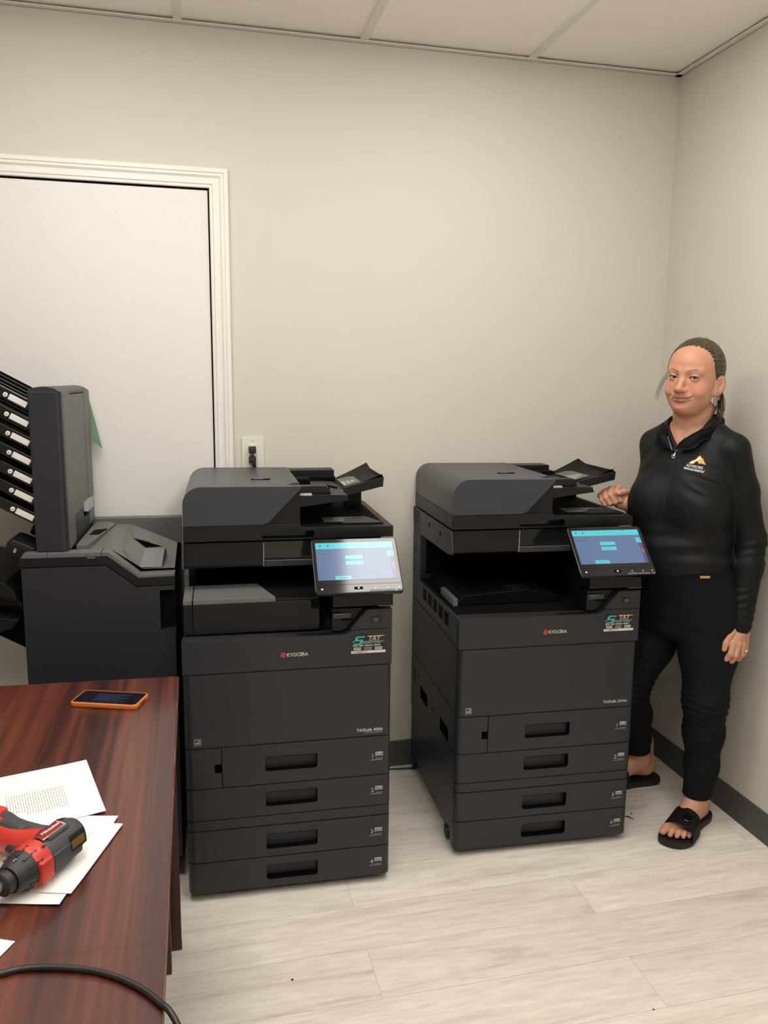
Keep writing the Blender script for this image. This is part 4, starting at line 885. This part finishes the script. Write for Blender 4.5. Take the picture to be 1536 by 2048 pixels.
# nails
def nail(c, d_, r, w): 
    global col; m = np.clip(1 - (np.linalg.norm(V - np.array(c), axis=1) - r) / w, 0, 1)[:, None]; col = col * (1 - m * .5) + np.array((.62, .40, .32)) * m * .5
for c in ((-.178, -.751, .662), (-.421, -.468, 1.136)): nail(c, 0, .003, .003)
skin = mat('skin', (.55, .3, .2), .46, spec=.45); N, L, b = nodes(skin); at = N.new('ShaderNodeVertexColor'); at.layer_name = 'col'; L.new(at.outputs[0], b.inputs['Base Color'])
b.inputs['Subsurface Weight'].default_value = .12; b.inputs['Subsurface Radius'].default_value = (.012, .004, .002); b.inputs['Subsurface Scale'].default_value = .35
t = tex(skin, 'Noise', Scale=900, Detail=2); bump(skin, t.outputs[0], .0003, .2)
person = tomesh('person', V, Fq, skin, None, PO, col); person.location = PO
tag(person, 'standing woman in black quarter-zip top and black trousers, hand resting on the right copier', 'person')
def loc(o): o.parent = person; o.matrix_parent_inverse = Matrix.Identity(4); return o
def done(b, name, par=None, label=None, ang=.6):
    bmesh.ops.translate(b.bm, vec=Vector(-PO), verts=b.bm.verts); return b.done(name, par or person, label, ang)
# eyes, looking at the camera
M['sclera'] = mat('eye_white', (.62, .58, .54), .15); M['iris'] = mat('iris_grey_blue', (.075, .085, .095), .12); M['pupil'] = mat('pupil', (.004, .004, .004), .05)
for sx in (-1, 1):
    c = HF.out((sx * .0315, .0735, -.001)); g = (Vector((-1.8117, -2.8984, 1.4978)) - c).normalized(); X = Matrix.Translation(c) @ g.to_track_quat('Z', 'Y').to_matrix().to_4x4(); r = .0121
    b = B(); a = lambda lo_, hi_, n: [(max(r * math.sin(t), 1e-5), r * math.cos(t)) for t in np.linspace(lo_, hi_, n)]
    b.lathe(a(.54, PI, 14), M['sclera'], 28, X); b.lathe(a(.23, .54, 4), M['iris'], 28, X); b.lathe(a(.0, .23, 3), M['pupil'], 28, X); done(b, 'eye', None, None, 2)
    b = B(); ls = []
    for u_ in np.linspace(-.98, .98, 15):
        ex = u_ * .0138; ez = .0041 * (1 - u_ * u_) + .0016 * u_ + .0004; ls.append(HF.out((sx * (.0315 + ex), .0735 + math.sqrt(max(.0149 ** 2 - ex * ex - ez * ez, 1e-8)), -.001 + ez)))
    b.tube(ls, [.0004] + [.0008] * 5 + [.0010] * 8 + [.0005], M['pupil'], 6); done(b, 'eyelashes', None, None, 2)
# --- shirt
def wr(P):                                                             # drape of the knit: shallow crescents at the waist, creases at elbow and cuff
    q = TF.inv(P); x, y, z = q.T; th = np.arctan2(x, y + .02)
    am = .5 + .5 * np.sin(2.3 * th + 31 * z + 1.); zc = z - .022 * np.cos(th * 1.6 + .2)
    a = np.exp(-((zc - .955) / .05) ** 2) * .0055 * am * np.sin(2 * PI * (zc * 17 + .35 * np.cos(th * 1.3 + .5) + .3 * np.sin(2.1 * th + 9 * z)))
    a += np.exp(-((zc - 1.005) / .035) ** 2) * .0046 * (1 - am) * np.sin(2 * PI * (zc * 13 - .5 * th))
    a += np.exp(-((x - .11) / .05) ** 2 - ((z - 1.19) / .04) ** 2) * .0045 * np.sin(2 * PI * (z * 22 + x * 9)) * (y > 0)
    a += np.exp(-((x + .10) / .05) ** 2 - ((z - 1.24) / .05) ** 2) * .002 * np.sin(2 * PI * (z * 14 - x * 14)) * (y > 0)
    return a
def sleeve(s):
    base_ = arm(s, .010); sh, e, w = SH[s], EL[s], WR[s]
    def f(P):
        q = P - e; d1 = (w - e) / np.linalg.norm(w - e); t = q @ d1; per = q - t[:, None] * d1
        side = np.array((.8, -.6, 0)); an = np.arctan2(per @ np.cross(d1, side), per @ side)
        am = np.clip(.45 + .55 * np.sin(an * 1. + 26 * t + .7) + .35 * np.sin(an * 2 - 47 * t), 0, 1); a = np.exp(-((t - .03) / .05) ** 2) * .0026 * am * np.sin(2 * PI * (t * 33 + .55 * np.sin(an + 1))) + np.exp(-((t - .19) / .08) ** 2) * .0022 * am * np.sin(2 * PI * (t * 37 + .6 * np.sin(an * 1. + 2)))
        d2 = (e - sh) / np.linalg.norm(e - sh); t2 = (P - sh) @ d2
        a += np.exp(-((t2 - .05) / .06) ** 2) * .0016 * np.sin(2 * PI * ((P @ np.array((.7, -.7, .2))) * 34))
        d = base_(P) + a
        cutp = w + d1 * (.034 if s > 0 else -.016); tilt = d1 + (np.array((.25, -.05, 0)) if s > 0 else 0); tilt = tilt / np.linalg.norm(tilt)
        band = np.abs(((P - cutp) @ tilt) + .028) - .0012; d = smax(d, -(np.maximum(band, -(d + .0012))), .001)
        return smax(d, (P - cutp) @ tilt, .003)
    return f
def shirt(P):
    q = TF.inv(P); x, y, z = q.T
    d = torso(P, .010, .86, 1.352) + wr(P)
    hem = .906 + .16 * (P[:, 0] + .25) + .004 * np.sin(P[:, 0] * 40)
    d = smin(d, rc(P, NB, np.array(NB) + (-.010, -.006, .045), .072, .068), .03)
    hb = np.abs(z - (hem + .022)) - .0008; d = smax(d, -np.maximum(hb, -(d + .0010)), .0008)
    pl = np.maximum(np.abs(x + .0) - .0009, -y); d = smax(d, -np.maximum(pl, -(d + .0011)), .001)   # zip line
    d = smax(d, hem - z, .006)
    return d
def openneck(P, d):
    q = TF.inv(P); x, y, z = q.T
    w = np.interp(z, [1.290, 1.315, 1.34, 1.36, 1.40], [-.004, .016, .040, .060, .075])
    v = np.maximum(np.maximum(np.abs(x + .002) - w, 1.284 - z), -y + .0)
    hole = rc(P, np.array(NB) + (0, 0, .012), NT, .0665, .07); ring = np.maximum(hole, 1.352 - z)
    return smax(d, -np.minimum(v, ring), .003)
def shirtall(P):
    d = smin(shirt(P), S1(P), .010); return openneck(P, smin(d, S2(P), .010))
S1, S2 = sleeve(-1), sleeve(1)
V, Fq = nets([(P0(-.49, -.84, .66), P0(.08, -.30, 1.42), shirtall)], HS, n=20)
M['knit'] = mat('black_performance_knit', (.0060, .0060, .0066), .55, spec=.22); t = tex(M['knit'], 'Noise', Scale=1500, Detail=1); bump(M['knit'], t.outputs[0], .0002, .25); 
M['denim'] = mat('black_stretch_twill', (.0045, .0048, .0062), .8, spec=.2)
sh_o = tomesh('shirt', V, Fq, M['knit'], person, PO)
bv = BVHTree.FromPolygons([Vector(v) for v in V], [list(map(int, f_)) for f_ in Fq])
def onshirt(x, z, off=.0012):
    p = TF.out((x, .5, z)); h = bv.ray_cast(p, Vector(-FT)); return (h[0] if h[0] else p - Vector(FT) * .3) + Vector(FT) * off
# collar: a turned-down strip round the open neck
cl = [(-.003, .112, 1.290), (-.020, .104, 1.316), (-.044, .080, 1.342), (-.066, .035, 1.362), (-.070, -.015, 1.385), (-.050, -.058, 1.398), (0, -.074, 1.402), (.050, -.058, 1.398), (.070, -.015, 1.385), (.066, .035, 1.362), (.044, .080, 1.342), (.020, .104, 1.316), (.003, .112, 1.290)]
co_ = [(-.012, .118, 1.293), (-.062, .106, 1.296), (-.078, .090, 1.316), (-.096, .038, 1.334), (-.100, -.015, 1.352), (-.070, -.072, 1.360), (0, -.094, 1.362), (.070, -.072, 1.360), (.100, -.015, 1.352), (.096, .038, 1.334), (.078, .090, 1.316), (.062, .106, 1.296), (.012, .118, 1.293)]
ci, cout = spline(cl, 5), spline(co_, 5)
def colf(u, v):
    i = u * (len(ci) - 1); k = min(int(i), len(ci) - 2); t_ = i - k; a = ci[k].lerp(ci[k + 1], t_); c = cout[k].lerp(cout[k + 1], t_)
    m_ = a.lerp(c, v); bulge = .010 * math.sin(PI * min(1, v * 1.15)) * min(1, 6 * u, 6 * (1 - u)); rad = Vector((m_.x, m_.y, 0)).normalized()
    p = m_ + rad * bulge + Vector((0, 0, bulge * .9)); return TF.out(p)
b = B(); b.grid(colf, 60, 10, M['knit'], .0032); done(b, 'collar', sh_o, None, 1.2)
b = B()
zp = [onshirt(0, z, .0006) for z in np.linspace(1.10, 1.285, 24)]; b.tube(zp, .0011, M['ink_k'], 6)
for sx in (-1, 1): b.tube([TF.out((sx * .003, .115, 1.289)), TF.out((sx * .015, .109, 1.310)), TF.out((sx * .030, .096, 1.330))], .0012, M['chrome'] if sx < 0 else M['ink_k'], 6)
p = onshirt(0, 1.285, .003); b.lathe([(.001, -.002), (.0045, -.001), (.0045, .001), (.001, .002)], M['chrome'], 12, Matrix.Translation(p) @ Vector(FV).to_track_quat('Z', 'Y').to_matrix().to_4x4()); p2 = onshirt(-.004, 1.268, .003)
b.tube([p, (p + p2) / 2, p2], [.0018, .0022, .0028], M['chrome'], 8); b.tube([p2 + Vector((0, 0, .006 * math.sin(a_))) + Vector(LV) * .005 * math.cos(a_) for a_ in np.linspace(0, 2 * PI, 13)[:-1]], .0014, M['chrome'], 6, closed=True); done(b, 'zipper', sh_o, 'silver zip pull')
# emblem on her left chest, laid onto the cloth
def laid(bm_build, x0, z0, tilt=-.10, sc=1.):
    for v in bm_build.bm.verts:
        u, w_, h = v.co.x * sc, v.co.y * sc, v.co.z; c_, s_ = math.cos(tilt), math.sin(tilt); p = onshirt(x0 + u * c_ - w_ * s_, z0 + u * s_ + w_ * c_, .0007 + max(h, 0)); v.co = p
M['gold'] = mat('gold_thread', (.62, .40, .07), .5); M['palegold'] = mat('pale_gold_thread', (.75, .66, .36), .5); M['goldmetal'] = mat('gold_metal', (.80, .58, .26), .25, 1)
b = B(); b.poly([(-.024, .0, 0), (.002, .030, 0), (.010, .021, 0), (.004, .012, 0), (-.004, .010, 0), (-.010, .0, 0)], M['palegold']); b.poly([(.0, .013, .0002), (.010, .021, .0002), (.013, .024, .0002), (.015, .019, .0002), (.028, .004, .0002), (.014, .006, .0002), (.006, .004, .0002)], M['gold'])
b.text('ADVISORS', .0118, T(-.029, -.011, 0), M['ink_w'], .0001, sx=.95, bold=.0001); b.text('MORTGAGE GROUP LLC', .0088, T(-.033, -.0205, 0), M['ink_w'], .0001, sx=.66, bold=.0003)
bmesh.ops.triangulate(b.bm, faces=b.bm.faces); laid(b, .070, 1.247, -.14, .95); done(b, 'emblem', sh_o, 'gold peak emblem over small white lettering')
# --- trousers
LT = [.104, .090, .068, .063, .052, .046]
def trousers(P):
    d = smin(torso(P, .006, .66, .935), smin(leg(1, 0, LT)(P), leg(-1, 0, LT)(P), .006), .03)
    z = P[:, 2]; kn = .0022 * np.exp(-((z - .44) / .05) ** 2) * np.sin(z * 260 + 5 * P[:, 0] * 10) + .0014 * np.exp(-((z - .38) / .05) ** 2) * np.sin(z * 210 + 40 * P[:, 1]) + .0012 * np.exp(-((z - .70) / .06) ** 2) * np.sin(z * 120 + 30 * P[:, 0])
    d = d + kn
    isl = (P[:, 1] < -.50) | ((z > .5))
    for s, c in ((1, .108), (-1, .138)):
        n_ = np.array((0, 0, 1.)) if s > 0 else np.array((-.25, 0, 1.)); side = P[:, 1] < -.50 if s > 0 else P[:, 1] >= -.50
        d = np.where(side & (z < .3), smax(d, c - (z + (0 if s > 0 else -.12 * (P[:, 0] + .2))), .004), d)
        hm = np.abs(z - c - .022) - .0008; d = np.where(side & (z < .3), smax(d, -np.maximum(hm, -(d + .001)), .0008), d)
    return smax(d, z - .925, .004)
V, Fq = nets([(P0(-.46, -.80, .08), P0(.06, -.28, .95), trousers)], HS * 1.15)
tr_o = tomesh('trousers', V, Fq, M['denim'], person, PO)
bv2 = BVHTree.FromPolygons([Vector(v) for v in V], [list(map(int, f_)) for f_ in Fq])
dcam = Vector((-.65, -.75, 0)).normalized(); pt = Vector((-.262, -.735, .8985)); h = bv2.ray_cast(pt - dcam * -.4, -dcam)
if h[0]:
    nn = h[1] if h[1].dot(dcam) > 0 else -h[1]; sx_ = Vector((0, 0, 1)).cross(nn).normalized(); up_ = nn.cross(sx_); c_ = h[0] + nn * .002
    X = Matrix(((sx_.x, up_.x, nn.x, c_.x), (sx_.y, up_.y, nn.y, c_.y), (sx_.z, up_.z, nn.z, c_.z), (0, 0, 0, 1)))
    b = B(); b.box(-.0155, .0155, -.0042, .0042, -.002, .001, M['goldmetal'], .0006, X=X); b.box(-.0125, -.0105, -.001, .001, .0008, .0013, M['ink_k'], X=X); b.box(.0105, .0125, -.001, .001, .0008, .0013, M['ink_k'], X=X); done(b, 'waist_plate', tr_o, 'small gold plate at the waistband')
# --- hair, drawn back
def hairf(P):
    q = HF.inv(P); x, y, z = q.T; ph = np.arctan2(z - .01, x)
    st = .0005 * np.sin(ph * 44 + 6 * y + 2 * np.sin(ph * 7)) + .0003 * np.sin(ph * 91 - 9 * y)
    d = el(q, (-.0015, -.016, .0265), (.0820, .1005, .0945)) + st
    g = np.interp(z, [-.12, -.05, -.025, -.004, .03, .06, .082, .094, .12], [-.055, -.040, -.022, .014, .032, .043, .057, .072, .11]) + .0005 * np.sin(ph * 23) + .0003 * np.sin(ph * 61 + 1) + .012 * np.clip(-x / .03, 0, 1)
    d = smax(d, (y - g) * .8, .006)
    d = smin(d, el(q, (.004, -.108, -.028), (.036, .034, .036)) + .002 * np.sin(x * 260 + z * 190 + y * 80), .012)
    e = np.stack([np.abs(x), y, z], 1); d = smax(d, -el(e, (.088, -.006, -.020), (.018, .022, .032)), .004)
    return d * HF.k
V, Fq = nets([(hc - .16, hc + .16, hairf)], HB, smooth=0)
M['hair'] = mat('brown_hair', (.05, .034, .022), .42, spec=.4); t = tex(M['hair'], 'Noise', scale=(.09, .0045, .0045), rot=(0, .12, math.atan2(FV[1], FV[0])), Scale=1, Detail=4); t.inputs['Vector'].links[0].from_node.vector_type = 'TEXTURE'; base(M['hair'], ramp(M['hair'], t.outputs[0], [(.32, (.020, .0135, .0085)), (.52, (.050, .033, .020)), (.74, (.14, .095, .058))])); bump(M['hair'], t.outputs[0], .0016, .6)
ho = tomesh('hair', V, Fq, M['hair'], person, PO)
b = B(); rnd = random.Random(3)
for k in range(34):                                                    # loose locks behind the left ear
    a = Vector((.060 + rnd.uniform(-.008, .010), -.050 + rnd.uniform(-.015, .012), -.030 + rnd.uniform(-.01, .01))); o_ = Vector((rnd.uniform(-.006, .012), rnd.uniform(-.01, .012), rnd.uniform(-.012, .012)))
    pp = [a, a + Vector((.006, .004, -.03)) + o_ * .4, a + Vector((.012, .010, -.062)) + o_ * .9, a + Vector((.008, .016, -.094)) + o_ * 1.5]; b.tube([HF.out(p) for p in spline(pp, 4)], [.0012] * 8 + [.0009] * 4 + [.0004], M['hair'], 5)
for k in range(12):                                                     # wisps at the right temple
    a = Vector((-.070 + rnd.uniform(-.002, .003), .012 + rnd.uniform(-.008, .012), .012 + rnd.uniform(-.012, .012))); o_ = Vector((rnd.uniform(-.012, .004), rnd.uniform(-.006, .01), rnd.uniform(-.01, .01)))
    pp = [a, a + Vector((-.010, .006, -.016)) + o_ * .3, a + Vector((-.020, .010, -.045)) + o_ * .8, a + Vector((-.024, .008, -.080)) + o_ * 1.3]; b.tube([HF.out(p) for p in spline(pp, 4)], .0003, M['hair'], 4)
for k in range(18):                                                     # flyaways over the crown
    ph = rnd.uniform(.25, 2.9); y0 = rnd.uniform(-.08, .04); r1 = .0955; f_ = lambda y_, dr: HF.out((r1 * .86 * math.cos(ph) * math.sqrt(max(.02, 1 - ((y_ + .016) / .104) ** 2)), y_, .0265 + (r1 + dr) * math.sin(ph) * math.sqrt(max(.02, 1 - ((y_ + .016) / .104) ** 2))))
    b.tube(spline([f_(y0, .0), f_(y0 - .015, .0025), f_(y0 - .03, .003), f_(y0 - .045, .001)], 5), .00022, M['hair'], 4)
done(b, 'loose_strands', ho, None, 2)['kind'] = 'stuff'
# --- jewellery
b = B(); c_ = np.array(LHk[2][0]) * .42 + np.array(LHk[2][1]) * .58; ax_ = Vector(np.array(LHk[2][1]) - np.array(LHk[2][0])).normalized(); X = Matrix.Translation(Vector(c_)) @ ax_.to_track_quat('Z', 'Y').to_matrix().to_4x4()
b.tube([X @ Vector((.0104 * math.cos(a_), .0104 * math.sin(a_), 0)) for a_ in np.linspace(0, 2 * PI, 25)[:-1]], .0014, M['goldmetal'], 8, closed=True); M['gem'] = mat('pale_stone', (.85, .83, .78), .08, coat=1)
b.lathe([(.001, -.002), (.0042, -.001), (.0042, .001), (.002, .0025)], M['gem'], 10, Matrix.Translation(Vector(c_) + Vector((.0075, -.0085, 0)))); done(b, 'ring')
b = B(); c_ = HF.out((.0815, -.001, -.054)); b.tube([c_ + Vector(FV) * .0055 * math.cos(a_) + Vector((0, 0, -.004 + .0055 * math.sin(a_))) for a_ in np.linspace(0, 2 * PI, 17)[:-1]], .0012, M['goldmetal'], 6, closed=True); done(b, 'earring')
# --- slide sandals
M['slide'] = mat('black_slide_foam', (.008, .008, .008), .6); M['strap'] = grainy('black_strap_leather', (.011, .011, .0115), .5, .2, 500)
sol = [(0, -.048), (.020, -.045), (.034, -.030), (.039, -.005), (.036, .04), (.037, .08), (.045, .12), (.053, .155), (.054, .185), (.044, .215), (.024, .236), (-.006, .246), (-.034, .241), (-.047, .222), (-.050, .19), (-.047, .15), (-.037, .10), (-.034, .05), (-.038, 0), (-.034, -.03), (-.02, -.045)]
for s in (1, -1):
    ff = footframe(s); sd = empty('slide_sandal'); sd.parent = person; dz = 0 if s > 0 else -.010
    oo = spline(sol + [sol[0]], 3)[:-1] if False else [Vector((*p, 0)) for p in sol]
    oo = spline([(*p, 0) for p in sol] + [(*sol[0], 0)], 3)[:-1]
    sole = [(p.x, p.y) for p in oo]; b = B(); bm = bmesh.new(); lv = ((.0, .93), (.004, .985), (.012, 1.), (.020, 1.), (.0245, .985)); rings = []
    for z_, k_ in lv: rings.append([bm.verts.new(ff.out((x * k_, (y - .1) * (1 - (1 - k_) * .45) + .1, z_ + dz))) for x, y in sole])
    for A_, D_ in zip(rings[:-1], rings[1:]):
        for i in range(len(sole)): bm.faces.new((A_[i], A_[(i + 1) % len(sole)], D_[(i + 1) % len(sole)], D_[i]))
    bm.faces.new(rings[0][::-1]); inner = [bm.verts.new(ff.out((x * .86, (y - .1) * .93 + .1, .0215 + dz))) for x, y in sole]
    for i in range(len(sole)): bm.faces.new((rings[-1][i], rings[-1][(i + 1) % len(sole)], inner[(i + 1) % len(sole)], inner[i]))
    bm.faces.new(inner); bmesh.ops.recalc_face_normals(bm, faces=bm.faces); b.add(bm, M['slide']); done(b, 'sole', sd, None, .9)
    b = B()
    def strap(u, v):
        y0 = .112 + .080 * v; a_ = PI * u; xc = .003 + .004 * v; wx = .0485 + .004 * v; hz = .090 - .023 * v
        x = xc - wx * math.cos(a_); z_ = .012 + (hz - .012) * max(0, math.sin(a_)) ** .36; return ff.out((x * 1., y0 + (.012 * (u - .5)), z_ + dz))
    b.grid(strap, 28, 10, M['strap'], .004); so = done(b, 'strap', sd, None, 1.)
    if s > 0:
        c0, cu, cv = [Vector(strap(*p)) for p in ((.60, .52), (.64, .52), (.60, .44))]; nx = (cu - c0).normalized(); ny = (cv - c0).normalized(); nz = nx.cross(ny).normalized(); ny = nz.cross(nx)
        if nz.z < 0: nz = -nz
        c0 = c0 + nz * .0035; X = Matrix(((nx.x, ny.x, nz.x, c0.x), (nx.y, ny.y, nz.y, c0.y), (nx.z, ny.z, nz.z, c0.z), (0, 0, 0, 1)))
        b = B(); b.lathe([(.0185, -.004), (.0185, .0005), (.0165, .0018), (.0145, .0018), (.014, .0006), (.0001, .0006)], M['gloss'], 28, X); b.text('MK', .017, X @ T(-.0125, -.006, .0008), M['gloss'], .0012, sx=.85, bold=.0006); done(b, 'emblem_disc', so, 'round glossy emblem')
LAMP, EXPO = 13.2, 0.
# ------------------------------------------------------------------ light, camera
M['lamp'].node_tree.nodes['Principled BSDF'].inputs['Emission Strength'].default_value = LAMP
w = bpy.data.worlds.new('World'); bpy.context.scene.world = w; w.use_nodes = True
w.node_tree.nodes['Background'].inputs[0].default_value = (1, .93, .84, 1); w.node_tree.nodes['Background'].inputs[1].default_value = .02
cam = bpy.data.cameras.new('camera'); co = bpy.data.objects.new('camera', cam); C.objects.link(co)
cam.sensor_fit = 'VERTICAL'; cam.sensor_height = 36; cam.lens = 1618.3 / 2048 * 36; cam.clip_start = .05
yaw, pit, rol = -.2351, -.1613, .0098
f = Vector((-math.sin(yaw) * math.cos(pit), math.cos(yaw) * math.cos(pit), math.sin(pit))); r = Vector((math.cos(yaw), math.sin(yaw), 0)); u = r.cross(f)
r2 = r * math.cos(rol) + u * math.sin(rol); u2 = -r * math.sin(rol) + u * math.cos(rol)
co.matrix_world = Matrix(((r2.x, u2.x, -f.x, -1.8117), (r2.y, u2.y, -f.y, -2.8984), (r2.z, u2.z, -f.z, 1.4978), (0, 0, 0, 1)))
s = bpy.context.scene; s.camera = co
s.view_settings.view_transform = 'Standard'; s.view_settings.look = 'None'; s.view_settings.gamma = 1; s.view_settings.use_curve_mapping = False; s.view_settings.exposure = EXPO
